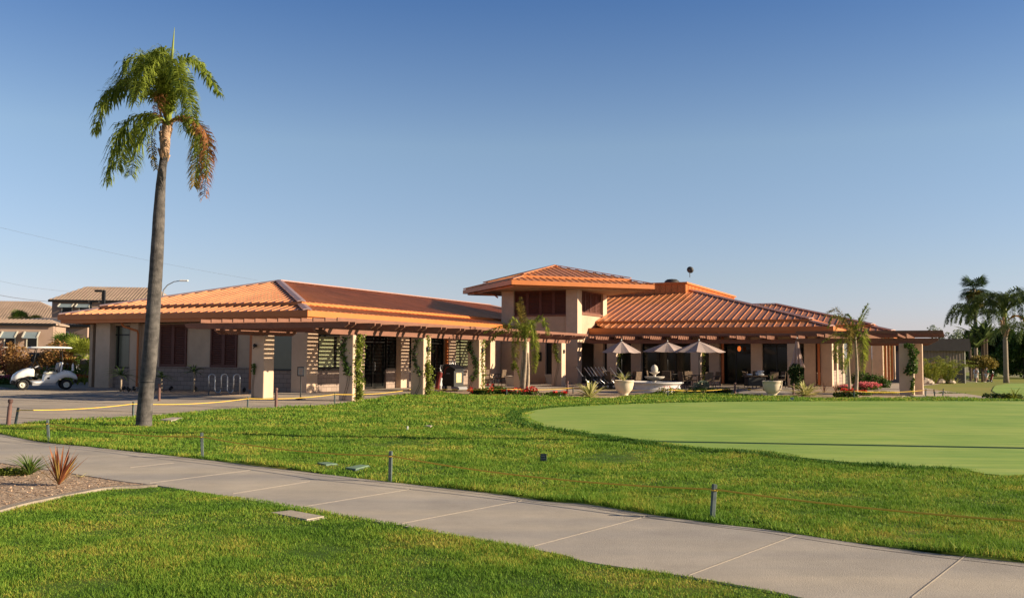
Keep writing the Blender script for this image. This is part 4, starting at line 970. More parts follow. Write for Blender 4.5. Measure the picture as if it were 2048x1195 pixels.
# ------------------------------------------------------------------ small signs and markers
def lawn_sign(px, py, w_, h_, lb, face, rows, hs=.1, ink='marker'):
    p = G(px, py); t = thing('lawn_sign', lb, 'sign', (p[0], p[1], 0), radians(-8)); mb = MB(); mb.bbox((0, 0, hs + h_ / 2), (w_, .02, h_), .004); pl_ = mb.build('panel', M[face], t)
    MB().box(-.012, .012, .0105, .02, 0, hs + h_ * .6).build('spike', M['stake'], t)
    mb = MB()
    for r in range(rows):
        z = hs + h_ * (1 - (r + .8) / (rows + .6)); x = -w_ * .36
        while x < w_ * .34:
            l_ = rng.uniform(.08, .2) * w_; mb.box(x, min(x + l_, w_ * .38), -.0115, -.0103, z, z + h_ * .08); x += l_ + w_ * .05
    mb.build('lettering', M[ink], pl_); return t
lawn_sign(1087, 924, .10, .115, 'small dark green lettered sign in the lawn left of the putting green', 'green_sign', 4, .02, 'silver')
lawn_sign(1584, 801, .14, .13, 'small pale blue sign on the far edge of the putting green', 'awning', 2, .0, 'marker')
for (px, py), h, lb in (((815, 863), .085, 'white marker stub standing in the middle of the lawn'), ((1121, 796), .08, 'pale marker stub on the far lawn edge below the red flowers')):
    p = G(px, py); t = thing('marker', lb, 'marker', (p[0], p[1], 0)); mb = MB(); mb.bbox((0, 0, h / 2 + .02), (.03, .03, h), .005); mb.build('peg', M['marker'], t); MB().lathe([(.02, h + .02), (.022, h + .03), (.001, h + .04)], 8).build('cap', M['marker'], t)

# sign stand in front of the left wing
p = G(601, 798); t = thing('sign_stand', 'black pedestal sign with a framed notice in front of the left wing', 'sign', (p[0], p[1], 0), ROTU - pi / 2 - .3)
MB().lathe([(.19, 0), (.19, .02), (.05, .05), (.025, .08), (.022, .85)], 16).build('pedestal', M['black'], t, True)
f = MB(); f.box(-.22, .22, -.01, .02, .86, .90); f.box(-.22, .22, -.01, .02, 1.17, 1.21); f.box(-.22, -.18, -.01, .02, .90, 1.17); f.box(.18, .22, -.01, .02, .90, 1.17); fr = f.build('frame', M['black'], t)
n_ = MB().box(-.18, .18, .0, .015, .90, 1.17).build('notice', M['signface'], t)
mb = MB()
for z, a, b in ((1.10, -.13, .13), (1.04, -.10, .10), (.98, -.12, .12), (.93, -.08, .08)):
    x = a
    while x < b: l_ = rng.uniform(.02, .05); mb.box(x, min(x + l_, b), -.004, -.0015, z, z + .028); x += l_ + .012
mb.build('lettering', M['signink'], n_)

# ash urn
p = G(687, 800); t = thing('ash_urn', 'white bulb based ash urn with a tall thin neck beside the vine covered column', 'ash urn', (p[0], p[1], 0))
MB().lathe([(.16, 0), (.17, .03), (.17, .16), (.14, .24), (.07, .30), (.03, .34), (.022, .38)], 18).build('base', M['white'], t, True); MB().lathe([(.022, .38), (.02, .72), (.024, .74), (.001, .75)], 10).build('neck', M['white'], t, True)

# wave bicycle rack
a, b = np.array(xy(32.6, 30.3)), np.array(xy(32.6, 28.75)); a = G(417, 789)[:2]; b = G(479, 789)[:2]
t = thing('bicycle_rack', 'wave shaped steel tube bicycle rack beside the block knee wall', 'bike rack', (*a, 0), math.atan2(b[1] - a[1], b[0] - a[0])); L = np.hypot(*(b - a)); r_ = L / 10; P = []
for i in range(5):
    xc = (2 * i + 1) * r_
    if i % 2 == 0: P += [((xc - r_), 0, .18 if i else 0), (xc - r_, 0, .62)] + [(xc - r_ * cos(q), 0, .72 + r_ * sin(q)) for q in np.linspace(0, pi, 9)] + [(xc + r_, 0, .62)]
    else: P += [(xc - r_, 0, .3)] + [(xc - r_ * cos(q), 0, .22 - r_ * sin(q)) for q in np.linspace(0, pi, 9)] + [(xc + r_, 0, .3)]
P += [(L, 0, 0)]
MB().tube(P, .028, 8).build('tube', M['steel'], t, True)
for x in (0, L): MB().lathe([(.07, 0), (.07, .012), (.03, .014)], 12, (x, 0, 0)).build('foot_plate', M['steel'], t)

# ------------------------------------------------------------------ golf cart
def wheel(t, x, y, r, w_, s=1):
    ty = MB(); pr_ = [(r * .55, -w_ / 2), (r * .9, -w_ / 2), (r, -w_ / 2 * .7), (r, w_ / 2 * .7), (r * .9, w_ / 2), (r * .55, w_ / 2), (r * .55, -w_ / 2)]
    n = 24; V = [(x + q * cos(2 * pi * k / n), y + h, r + q * sin(2 * pi * k / n)) for q, h in pr_ for k in range(n)]
    F = [(i * n + k, (i + 1) * n + k, (i + 1) * n + (k + 1) % n, i * n + (k + 1) % n) for i in range(len(pr_) - 1) for k in range(n)]
    W = ty.add(V, F).build('wheel', M['rubber'], t, True)
    rm = MB(); pr2 = [(r * .56, s * w_ * .42), (r * .5, s * w_ * .30), (r * .25, s * w_ * .30), (r * .2, s * w_ * .42), (.001, s * w_ * .42)]
    V = [(x + q * cos(2 * pi * k / n), y + h, r + q * sin(2 * pi * k / n)) for q, h in pr2 for k in range(n)]
    F = [(i * n + k, (i + 1) * n + k, (i + 1) * n + (k + 1) % n, i * n + (k + 1) % n) for i in range(len(pr2) - 1) for k in range(n)]
    rm.add(V, F).build('rim', M['cream'], W, True)
def loft(mb, secs):
    """skin through rings of equal point count"""
    k = len(secs[0]); V = [p for s in secs for p in s]
    F = [(i * k + j, i * k + (j + 1) % k, (i + 1) * k + (j + 1) % k, (i + 1) * k + j) for i in range(len(secs) - 1) for j in range(k)] + [tuple(range(k))[::-1], tuple((len(secs) - 1) * k + j for j in range(k))]
    mb.add(V, F); return mb
def rsec(x, yw, z0, z1, c=.3):
    """rounded box section at x"""
    h = z1 - z0; return [(x, -yw, z0), (x, -yw * 1.0, z0 + h * (1 - c)), (x, -yw * .93, z1 - h * c * .35), (x, -yw * .75, z1), (x, 0, z1 + h * .03), (x, yw * .75, z1), (x, yw * .93, z1 - h * c * .35), (x, yw, z0 + h * (1 - c)), (x, yw, z0)]
fw_ = G(62, 779); rw_ = G(136, 777)
cart = thing('golf_cart', 'white two seat golf cart with white canopy parked on the plaza at left', 'golf cart', (D(86, 770, 44.2)[0], 44.2, 0), radians(180 + 30)); cart.scale = (1.07, 1.07, 1.02)
def gp(name, mb, m, smooth=False, parent=None): return mb.build(name, M[m], parent or cart, smooth)
# x forward, wheelbase 1.66
gp('front_cowl', loft(MB(), [rsec(1.22, .38, .42, .50), rsec(1.16, .50, .36, .66), rsec(1.0, .56, .40, .80), rsec(.80, .58, .56, .90), rsec(.62, .58, .62, .96), rsec(.44, .56, .60, .98), rsec(.38, .5, .60, .93)]), 'white', True)
gp('body', loft(MB(), [rsec(.50, .57, .30, .40, .1), rsec(.30, .58, .26, .38, .1), rsec(.02, .60, .27, .40, .1), rsec(-.02, .60, .27, .68, .2), rsec(-.40, .61, .27, .70, .2), rsec(-.55, .61, .44, .78, .2), rsec(-.80, .61, .56, .86, .2), rsec(-1.05, .60, .54, .82, .3), rsec(-1.25, .56, .46, .66, .3), rsec(-1.30, .5, .42, .56, .3)]), 'white', True)
gp('sill_trim', MB().box(-.45, .45, -.615, .615, .20, .31), 'silver'); gp('bumper', MB().bbox((1.14, 0, .34), (.22, 1.06, .20), .05), 'black'); gp('bumper', MB().bbox((-1.26, 0, .36), (.12, .9, .16), .04), 'black')
gp('front_grille', MB().box(.96, 1.08, -.50, .50, .22, .40), 'black')
s_ = gp('seat', MB().bbox((-.28, 0, .74), (.50, 1.08, .13), .05), 'cream'); gp('seat_back', MB().bbox((-.56, .28, 1.0), (.12, .50, .42), .05, rot=Matrix.Rotation(-.15, 3, 'Y')), 'seat'); gp('seat_back', MB().bbox((-.56, -.28, 1.0), (.12, .50, .42), .05, rot=Matrix.Rotation(-.15, 3, 'Y')), 'seat')
gp('back_shell', MB().bbox((-.66, 0, 1.0), (.07, 1.1, .46), .03, rot=Matrix.Rotation(-.15, 3, 'Y')), 'white')
gp('armrest', MB().tube([(-.5, .54, .78), (-.42, .56, .95), (-.2, .56, .96), (-.15, .55, .78)], .025, 6), 'black', True); gp('armrest', MB().tube([(-.5, -.54, .78), (-.42, -.56, .95), (-.2, -.56, .96), (-.15, -.55, .78)], .025, 6), 'black', True)
for x0, x1, yy in ((.50, .30, .5), (.50, .30, -.5), (-.72, -.66, .5), (-.72, -.66, -.5)): gp('canopy_strut', MB().tube([(x0, yy, .86 if x0 > 0 else .8), (x1, yy, 1.86)], .02, 6), 'black', True)
gp('canopy', loft(MB(), [rsec(.62, .46, 1.86, 1.90), rsec(.52, .60, 1.84, 1.92), rsec(-.1, .62, 1.85, 1.94), rsec(-.8, .62, 1.85, 1.93), rsec(-1.0, .58, 1.85, 1.91), rsec(-1.06, .46, 1.86, 1.89)]), 'white', True)
sw_ = gp('steering_column', MB().tube([(.55, .26, .88), (.22, .26, 1.06)], .03, 6), 'silver', True)
R_ = Matrix.Rotation(-1.05, 3, 'Y'); P = [tuple(np.array(R_ @ Vector((.17 * cos(q), .17 * sin(q), 0))) + np.array([.20, .26, 1.07])) for q in np.linspace(0, 2 * pi, 17)]
gp('steering_wheel', MB().tube(P, .015, 5, False), 'black', True, sw_)
gp('dashboard', MB().bbox((.44, 0, .94), (.16, 1.0, .16), .04), 'black')
for yy, s in ((.52, 1), (-.52, -1)): wheel(cart, .80, yy, .23, .19, s); wheel(cart, -.86, yy, .23, .19, s)
for yy in (-.34, .34): gp('headlight', MB().bbox((1.12, yy, .60), (.10, .16, .07), .02), 'silver')
gp('fender_arch', MB().tube([(.80 + .30 * cos(q), .60, .23 + .30 * sin(q)) for q in np.linspace(.1, 3.0, 10)], .035, 6), 'black', True); gp('fender_arch', MB().tube([(.80 + .30 * cos(q), -.60, .23 + .30 * sin(q)) for q in np.linspace(.1, 3.0, 10)], .035, 6), 'black', True)
gp('bag_rack', MB().tube([(-.9, .45, .86), (-.95, .45, 1.15), (-.95, -.45, 1.15), (-.9, -.45, .86)], .018, 6), 'black', True); gp('sand_bottle', MB().lathe([(.045, 0), (.045, .25), (.02, .30), (.02, .34)], 10, (-1.1, .5, .84)), 'white', True)
gp('fuel_flap', MB().box(-.2, -.12, .612, .622, .48, .56), 'black'); gp('fuel_flap', MB().box(-.2, -.12, -.622, -.612, .48, .56), 'black')

# ------------------------------------------------------------------ pull carts lined up by the terrace
tr0 = thing('golf_pull_cart', 'pull cart', 'pull cart', (0, 0, 0), 0, 'folding golf pull carts parked in a row'); 
for yy in (-.045, .045): MB().tube([(.42, yy, .18), (0, yy, .55), (-.42, yy, 1.12)], .014, 6).build('handle_tube', M['alu'], tr0, True)
MB().tube([(-.42, -.09, 1.12), (-.42, .09, 1.12)], .02, 6).build('grip', M['rubber'], tr0, True)
MB().tube([(.25, -.27, .16), (.25, .27, .16)], .013, 5).build('axle', M['black'], tr0)
for yy in (-.28, .28):
    w_ = MB().tube([(.25, yy - .02, .16), (.25, yy + .02, .16)], .155, 16).build('wheel', M['rubber'], tr0); MB().tube([(.25, yy - .024, .16), (.25, yy + .024, .16)], .06, 12).build('hub', M['silver'], w_)
MB().box(.33, .45, -.09, .09, .06, .30).build('bag_cradle', M['black'], tr0); MB().box(-.08, .06, -.07, .07, .42, .66).build('scorecard_console', M['black'], tr0)
ordn = ['leftmost', 'second', 'third', 'fourth', 'fifth', 'sixth', 'seventh', 'eighth', 'ninth', 'tenth']
for i, px in enumerate([1163, 1179, 1186, 1192, 1201, 1207, 1213, 1217, 1231, 1246]):
    p = G(px, 778); o = tr0 if i == 0 else dup(tr0); o.location = (p[0] + .15, p[1] + .10 * (i % 3), 0); o.rotation_euler = (0, 0, radians(-14 + rng.uniform(-4, 4)))
    o['label'] = ('leftmost golf pull cart of the parked row, apart from the rest, beside the tower pier' if i == 0 else 'rightmost golf pull cart of the row, partly behind the left pot' if i == 9 else ordn[i] + ' golf pull cart from the left in the row of tilted twin handles')

# ------------------------------------------------------------------ pots, planters, fountain
def bowl(px, py, R, H_, lb):
    p = G(px, py); t = thing('plant_pot', lb, 'pot', (p[0], p[1], 0)); 
    MB().lathe([(.001, 0), (R * .42, 0), (R * .44, .04), (R * .40, .07), (R * .55, .14 * H_ + .05), (R * .82, .42 * H_), (R * .95, .75 * H_), (R * .97, H_ * .93), (R * 1.0, H_ * .94), (R * 1.0, H_), (R * .92, H_), (R * .90, H_ * .9), (.001, H_ * .88)], 32).build('bowl', M['pot'], t, True)
    return t, p
t, p = bowl(1248, 791, .43, .66, 'cream bowl shaped pot left of the fountain with an upright sword leaved plant')
q = thing('potted_plant', 'green and yellow sword leaved plant growing in the left cream pot', 'plant', (p[0], p[1], .58)); rosette(MB(), 15, .62, .055, up=(.6, 1.35), arch=.45).build('leaves', M['agave'], q); rosette(MB(), 8, .5, .05, up=(.9, 1.4), arch=.3).build('inner_leaves', M['leaf'], q)
t, p = bowl(1545, 792, .43, .66, 'cream bowl shaped pot between two rope stakes on the right part of the terrace')
q = thing('potted_plant', 'small upright green sprout growing in the right cream pot', 'plant', (p[0], p[1], .58)); rosette(MB(), 7, .45, .04, up=(1.0, 1.5), arch=.2).build('leaves', M['leaf'], q)
for (px, py), lb in (((1030, 772), 'tan square planter box left of the little queen palm trunks'), ((1108, 767), 'tan square planter box at the foot of the last column of the long pergola')):
    p = G(px, py); t = thing('planter_box', lb, 'planter', (p[0], p[1], 0), ROTU, 'square tan planter boxes')
    s0, s1, h = .34, .42, .52
    mb = MB(); mb.add([(-s0, -s0, 0), (s0, -s0, 0), (s0, s0, 0), (-s0, s0, 0), (-s1, -s1, h), (s1, -s1, h), (s1, s1, h), (-s1, s1, h)], [(3, 2, 1, 0), (0, 1, 5, 4), (1, 2, 6, 5), (2, 3, 7, 6), (3, 0, 4, 7), (4, 5, 6, 7)]); mb.build('box', M['planter'], t)
    mb = MB(); w2 = s1 + .03
    for a in ((-w2, w2, -w2, -w2 + .08), (-w2, w2, w2 - .08, w2), (-w2, -w2 + .08, -w2 + .08, w2 - .08), (w2 - .08, w2, -w2 + .08, w2 - .08)): mb.box(*a, h - .02, h + .05)
    mb.build('rim', M['planter'], t); MB().box(-.34, .34, -.34, .34, h, h + .02).build('soil', M['soil'], t)
p = D(1309, 776, 44.6); FC = (p[0], p[1]); t = thing('fountain', 'round pale stone fountain basin with a tiered bowl and egg finial on the terrace', 'fountain', (*FC, 0))
R_ = 1.33
MB().lathe([(R_ * .98, 0), (R_, .03), (R_ * .97, .10), (R_ * .90, .20), (R_ * .87, .30), (R_ * .90, .38), (R_ * .97, .42), (R_, .44), (R_, .50), (R_ * .86, .50), (R_ * .84, .30), (.001, .30)], 56).build('basin', M['fountain'], t, True)
MB().lathe([(.22, .30), (.16, .4), (.10, .50), (.09, .58), (.14, .62)], 20).build('stem', M['stone'], t, True)
MB().lathe([(.06, .56), (.22, .58), (.42, .66), (.47, .72), (.48, .74), (.42, .73), (.1, .66)], 28).build('bowl', M['stone'], t, True)
MB().lathe([(.12, .66), (.07, .74), (.06, .82), (.12, .86), (.22, .92), (.25, .96), (.2, .96), (.1, .94)], 24).build('upper_bowl', M['stone'], t, True)
MB().lathe([(.10, .93), (.16, 1.0), (.165, 1.10), (.13, 1.2), (.06, 1.27), (.001, 1.29)], 20).build('finial', M['stone'], t, True)
MB().lathe([(R_ * .85, .40), (.001, .40)], 40).build('water', M['glass'], t)

# ------------------------------------------------------------------ umbrellas, tables, chairs
def umbrella(px, ytop, dist, R, rot, lb, drop=.34, tilt=0, closed=False):
    p = D(px, ytop, dist); zt = p[2]; t = thing('patio_umbrella', lb, 'umbrella', (p[0], p[1], 0), rot, 'beige patio umbrellas' if not closed else None)
    MB().tube([(0, 0, 0), (0, 0, zt + .02)], .022, 8).build('pole', M['black'] if not closed else M['timber'], t, True)
    MB().lathe([(.26, 0), (.26, .05), (.05, .09), (.04, .2)], 18).build('base', M['black'], t, True)
    n = 8
    if not closed:
        mb = MB(); V = []; zc = zt - .03; k = 5
        for i in range(n):
            a0, a1 = 2 * pi * i / n, 2 * pi * (i + 1) / n; base = len(V)
            for j in range(k + 1):
                tt = j / k
                for s in range(5):
                    u_ = s / 4; a = a0 + (a1 - a0) * u_; rr = R * tt * (cos(pi / n) / cos(a - (a0 + a1) / 2)) if True else 0; rr *= 1 - .05 * tt * (1 - abs(2 * u_ - 1)); sag = -.045 * sin(pi * u_) * tt
                    V.append((rr * cos(a) / 1, rr * sin(a), zc - drop * R * (tt * .88 + .12 * tt * tt) + sag))
        F = []
        for i in range(n):
            b = i * (k + 1) * 5
            for j in range(k):
                for s in range(4): F.append((b + j * 5 + s, b + j * 5 + s + 1, b + (j + 1) * 5 + s + 1, b + (j + 1) * 5 + s))
        cn = mb.add(V, F).build('canopy', M['fabric'], t)
        MB().lathe([(.04, zc), (.22, zc - .02 - drop * .18)], 8).build('vent_cap', M['fabric'], cn)
        for i in range(n):
            a = 2 * pi * i / n; rt = R * cos(pi / n) / cos(pi / n); MB().tube([(0, 0, zc - .03), (R * .99 * cos(a), R * .99 * sin(a), zc - drop * R - .015)], .010, 4).build('rib', M['timber'], cn)
    else:
        mb = MB(); V = []; F = []; rr = [(.02, zt), (.07, zt - .12), (.16, zt - .6), (.26, zt - 1.1), (.38, zt - 1.5)]; m_ = 24
        for r_, z in rr: V += [(r_ * (1 if s % 3 else .55) * cos(2 * pi * s / m_), r_ * (1 if s % 3 else .55) * sin(2 * pi * s / m_), z) for s in range(m_)]
        F = [(i * m_ + s, i * m_ + (s + 1) % m_, (i + 1) * m_ + (s + 1) % m_, (i + 1) * m_ + s) for i in range(len(rr) - 1) for s in range(m_)]
        mb.add(V, F).build('folded_canopy', M['fabric'], t)
    MB().lathe([(.022, zt), (.03, zt + .04), (.001, zt + .1)], 8).build('finial', M['marker'], t, True)
    return t
umbrella(1243, 681, 49.0, 1.08, .25, 'open beige patio umbrella farthest left, above the parked pull carts', .52)
umbrella(1335, 683, 52.5, 1.40, .1, 'open beige patio umbrella in the middle of three, behind the fountain', .36)
umbrella(1398, 681, 49.5, 1.36, .5, 'open beige patio umbrella on the right of three, tilted over a round table', .40)
umbrella(1594, 677, 50.5, 1, 0, 'closed beige patio umbrella standing folded behind the right striped agave', closed=True)
tb = thing('patio_table', 'dark round patio table', 'table', (0, 0, 0), 0, 'dark round tables on the terrace')
MB().lathe([(.001, .70), (.56, .70), (.58, .715), (.56, .73), (.001, .73)], 24).build('table_top', M['black'], tb, True); MB().lathe([(.05, .05), (.04, .7)], 10).build('column', M['black'], tb, True)
for k in range(4):
    a = k * pi / 2; MB().tube([(0, 0, .08), (.25 * cos(a), .25 * sin(a), .06), (.38 * cos(a), .38 * sin(a), 0)], .02, 5).build('foot', M['black'], tb, True)
ch = thing('patio_chair', 'dark woven patio chair', 'chair', (0, 0, 0), 0, 'dark woven chairs on the terrace')
MB().bbox((0, 0, .43), (.48, .48, .05), .015).build('seat', M['bark'], ch); MB().bbox((0, .24, .68), (.48, .05, .44), .02, rot=Matrix.Rotation(-.15, 3, 'X')).build('backrest', M['bark'], ch)
for sx in (-1, 1):
    for sy in (-1, 1): MB().tube([(sx * .22, sy * .22, .42), (sx * .24, sy * .24, 0)], .018, 5).build('leg', M['black'], ch, True)
    MB().tube([(sx * .25, .22, .66), (sx * .26, -.1, .66), (sx * .25, -.22, .60), (sx * .24, -.22, .43)], .018, 5).build('armrest', M['black'], ch, True)
tabs = [(1398, 49.5, 'under the right umbrella'), (1335, 52.5, 'under the middle umbrella'), (1243, 49.2, 'under the left umbrella'), (1530, 52.2, 'behind the right pot'), (1672, 60.5, 'in the open veranda')]
first_t = first_c = True
for i, (px, d_, lb) in enumerate(tabs):
    p = D(px, 760, d_); o = tb if i == 0 else dup(tb); o.location = (p[0], p[1], 0); o['label'] = 'dark round patio table ' + lb
    for k, a in enumerate((.3, 1.9, 3.5, 5.0)):
        if i == 4 and k in (1,): continue
        c = ch if first_c else dup(ch); first_c = False; c.location = (p[0] + .85 * cos(a + i), p[1] + .85 * sin(a + i), 0); c.rotation_euler = (0, 0, a + i - pi / 2)
        side = ('right', 'far', 'left', 'near')[int(((a + i) % (2 * pi)) / (pi / 2) + .5) % 4]
        c['label'] = 'dark woven chair on the ' + side + ' side of the table ' + lb
# low bar grill and towel cart behind the right pot
p = D(1502, 760, 47.5); t = thing('service_cart', 'dark service cart stacked with white folded towels behind the right pot', 'cart', (p[0], p[1], 0), .2)
MB().bbox((.2, 0, .45), (.9, .5, .45), .03).build('cabinet', M['black'], t); MB().bbox((.2, 0, .73), (1.1, .6, .05), .01).build('top', M['bark'], t)
for k, (x, z, w_) in enumerate(((.45, .80, .34), (.42, .88, .30), (.5, .96, .26), (-.1, .80, .2))): MB().bbox((x, -.05, z), (w_, .3, .075), .03).build('towel', M['bagw'], t)
for x in (-.2, .6): MB().tube([(x, -.22, .09), (x, -.26, .09)], .09, 12).build('wheel', M['rubber'], t)
MB().tube([(-.35, 0, .75), (-.5, 0, .98), (-.2, 0, .86)], .03, 6).build('handle', M['bark'], t, True)

# ------------------------------------------------------------------ demo club display and golf bags at the entrance
p = G(906, 781); t = thing('display_stand', 'black wheeled display stand with a sloping lid and red swoosh near the entrance', 'display stand', (p[0], p[1], 0), ROTU - pi / 2 - .35)
mb = MB(); prof = [(-.42, .22), (.40, .22), (.40, .95), (.36, 1.02), (-.10, 1.22), (-.34, 1.26), (-.42, 1.15)]; mb.prism(prof, -.3, .3, 'y'); bd = mb.build('body', M['black'], t)
mb = MB(); prev = None
for k in range(9):
    q = radians(195 - 14 * k); r0, r1 = .34, .29 - .012 * abs(4 - k); c_ = (.02, .86); prev = None
arc = [(.04 + .34 * cos(q), .86 + .30 * sin(q)) for q in np.linspace(radians(200), radians(95), 10)] + [(.04 + .27 * cos(q), .86 + .25 * sin(q)) for q in np.linspace(radians(95), radians(190), 10)]
mb.prism([(a, b) for a, b in arc], -.306, -.301, 'y'); mb.build('swoosh', M['red'], bd); MB().box(-.12, .12, -.305, -.3005, .80, .835).build('lettering', M['silver'], bd)
MB().box(.401, .408, -.16, .16, .40, .84).build('poster', M['yellow'], bd); loft(MB(), [[(-.05, -.33, 1.21), (-.05, .33, 1.21), (-.05, .33, 1.25), (-.05, -.33, 1.25)], [(.50, -.33, .98), (.50, .33, .98), (.50, .33, 1.02), (.50, -.33, 1.02)]]).build('lid', M['black'], t)
MB().bbox((.45, 0, .12), (.5, .66, .18), .06).build('skid', M['silver'], t)
for yy in (-.3, .3):
    w_ = MB().tube([(-.28, yy - .03, .15), (-.28, yy + .03, .15)], .15, 18).build('wheel', M['rubber'], t); MB().tube([(-.28, yy - .034, .15), (-.28, yy + .034, .15)], .08, 14).build('hub', M['silver'], w_)
for k in range(5): MB().tube([(-.35 + .1 * k, .1 - .05 * (k % 2), 1.1), (-.38 + .1 * k, .1, 1.38 + .04 * (k % 3))], .012, 5).build('club', M['alu'], t, True)
gb = thing('golf_bag', 'golf bag', 'golf bag', (0, 0, 0), 0, 'golf bags by the entrance')
MB().lathe([(.11, 0), (.13, .05), (.12, .5), (.13, .82), (.14, .86), (.12, .86)], 14).build('bag', M['red'], gb, True); MB().bbox((.1, 0, .4), (.1, .2, .4), .03).build('pocket', M['bagw'], gb)
for k in range(5): MB().tube([(.05 * cos(k * 1.3), .05 * sin(k * 1.3), .8), (.08 * cos(k * 1.3), .08 * sin(k * 1.3), 1.12 + .03 * k)], .012, 5).build('club', M['alu'] if k % 2 else M['black'], gb, True)
for i, (px, mm, lb) in enumerate(((874, 'red', 'red golf bag leaning beside the vine covered column'), (881, 'bagw', 'white golf bag between the red bag and black display stand'), (890, 'black', 'black golf bag right against the display stand'))):
    p = G(px, 779); o = gb if i == 0 else dup(gb); o.location = (p[0], p[1] + .1, 0); o.rotation_euler = (radians(-6), radians(10), i); o['label'] = lb
    if i:
        for c in kids(o):
            if c.name.startswith('bag'): c.data = c.data.copy(); c.data.materials[0] = M[mm]
# benches/chairs deeper under the long pergola
for (px, d_, lb) in ((978, 50.5, 'dark woven chair under the long pergola, left of the planter box'), (966, 52.5, 'dark woven chair under the long pergola, behind the fourth column'), (1000, 53, 'dark woven chair near the wall between the fourth column and planter')):
    p = D(px, 760, d_); c = dup(ch); c.location = (p[0], p[1], 0); c.rotation_euler = (0, 0, rng.uniform(0, 6)); c['label'] = lb
# ------------------------------------------------------------------ foreground plants
p = G(118, 972); t = thing('flax_plant', 'red and yellow striped flax with upright sword leaves in the mulch bed', 'plant', (p[0], p[1], .01)); t.scale = (1, 1, 1.0)
rosette(MB(), 24, .50, .042, up=(.7, 1.45), arch=.10, rnd=.3).build('red_leaves', M['flax'], t); rosette(MB(), 13, .50, .034, up=(.7, 1.35), arch=.08, rnd=.3).build('yellow_leaves', M['flax_y'], t)
p = G(59, 952); t = thing('strap_leaf_plant', 'low green strap leaved plant left of the red flax', 'plant', (p[0], p[1], .01)); rosette(MB(), 60, .44, .022, up=(.5, 1.35), arch=.55).build('leaves', M['leaf'], t)
p = G(14, 950); t = thing('groundcover_clump', 'low yellow green clump of ground cover at the left edge of the mulch bed', 'plant', (p[0], p[1], 0)); leafcloud(MB(), 2600, [((0, 0, .03), (.35, .18, .07)), ((-.3, .05, .03), (.3, .2, .07))], .03).build('leaves', M['leaf_lime'], t)
p = G(163, 956); t = thing('dry_leaf_tuft', 'small pale tuft of fallen dry leaves right of the red flax', 'plant', (p[0], p[1], .01)); rosette(MB(), 6, .17, .018, up=(.15, .6), arch=.3).build('leaves', M['agave'], t)
# bark chips
mb = MB(); n = 7000; lo, hi = bed_poly[:, :2].min(0), bed_poly[:, :2].max(0); x = rng.uniform(-8.5, hi[0], n); y = rng.uniform(lo[1], hi[1], n); k = inpoly(x, y, bed_poly); x, y = x[k], y[k]; n = len(x)
c = np.stack([x, y, np.full(n, .017)], -1); a = rng.normal(size=(n, 3)) * [1, 1, .35]; a /= np.linalg.norm(a, axis=1)[:, None]; b = np.cross(a, [0, 0, 1]) + rng.normal(size=(n, 3)) * .2; b /= np.linalg.norm(b, axis=1)[:, None]
s_ = rng.uniform(.008, .032, n)[:, None]; P = np.stack([c - a * s_, c + b * s_ * .45, c + a * s_, c - b * s_ * .45], 1); P[:, :, 2] = np.maximum(P[:, :, 2], .013)
chip = leafmat('bark chips', (.24, .14, .08), (.70, .50, .34), 3, trans=0., rough=.9)
tag(mb.add(P.reshape(-1, 3), np.arange(4 * n).reshape(n, 4)).build('bark_chips', chip), 'dry shredded bark covering the planting bed at lower left', 'mulch', kind='stuff')

# ------------------------------------------------------------------ terrace border planting
bord = [(868, 783.5), (905, 785.5), (960, 789.5), (1060, 792), (1140, 793.5), (1200, 796.5), (1262, 791), (1330, 786.6), (1420, 786.6), (1440, 783), (1330, 781), (1262, 786), (1200, 787), (1140, 783), (1000, 779), (940, 777), (880, 779)]
B_ = np.array([G(*q) for q in bord]); tag(sheet('flower_bed', B_, .016, M['soil'], .04), kind='structure')
bord2 = [(1560, 791), (1620, 794.5), (1700, 796.5), (1800, 795), (1812, 790), (1800, 783), (1755, 773), (1700, 768), (1640, 770), (1605, 782)]
B2 = np.array([G(*q) for q in bord2]); tag(sheet('flower_bed', B2, .018, M['soil'], .04), kind='structure')
def shrub(name, lb, cat, px, py, blobs, n, size, m, group=None, extra=None, z=None, dist=None):
    p = G(px, py) if dist is None else D(px, py, dist)
    base = (p[0], p[1], 0 if z is None else z); t = thing(name, lb, cat, base, 0, group)
    leafcloud(MB(), n, blobs, size).build('foliage', M[m] if isinstance(m, str) else m, t)
    if extra:
        for bl in extra[3]: leafcloud(MB(), max(8, extra[0] // len(extra[3])), [bl], extra[1]).build('flowers', M[extra[2]], t)
    return t
FG = 'flowering plants along the terrace border'
shrub('flowering_shrub', 'low leafy shrub with a few red flowers right of the display stand', 'shrub', 975, 789, [((0, 0, .12), (.45, .25, .2)), ((.5, .05, .15), (.4, .25, .2)), ((-.45, .1, .1), (.3, .2, .15))], 900, .09, 'leaf', FG, (26, .10, 'red_petal', [((-.7, -.1, .22), .14), ((.1, -.1, .3), .2)]))
shrub('red_geraniums', 'bright red geraniums at the foot of the little queen palm', 'flowers', 1030, 790, [((0, 0, .08), (.5, .2, .12)), ((-.4, .1, .08), (.3, .2, .1))], 500, .07, 'leaf_mid', FG, (100, .08, 'red_petal', [((.1, 0, .2), (.45, .2, .12)), ((-.35, .1, .17), (.25, .15, .08))]))
shrub('red_geraniums', 'red geraniums just right of the little queen palm trunks', 'flowers', 1063, 790, [((0, 0, .08), (.35, .2, .14))], 320, .07, 'leaf_mid', FG, (110, .08, 'red_petal', [((0, 0, .24), (.3, .2, .14))]))
shrub('red_geraniums', 'small cluster of red blooms between palm and brown bollard', 'flowers', 1108, 791, [((0, 0, .06), (.6, .2, .1))], 500, .07, 'leaf', FG, (60, .09, 'red_petal', [((.05, 0, .13), (.16, .12, .06)), ((.4, 0, .14), (.14, .1, .05))]))
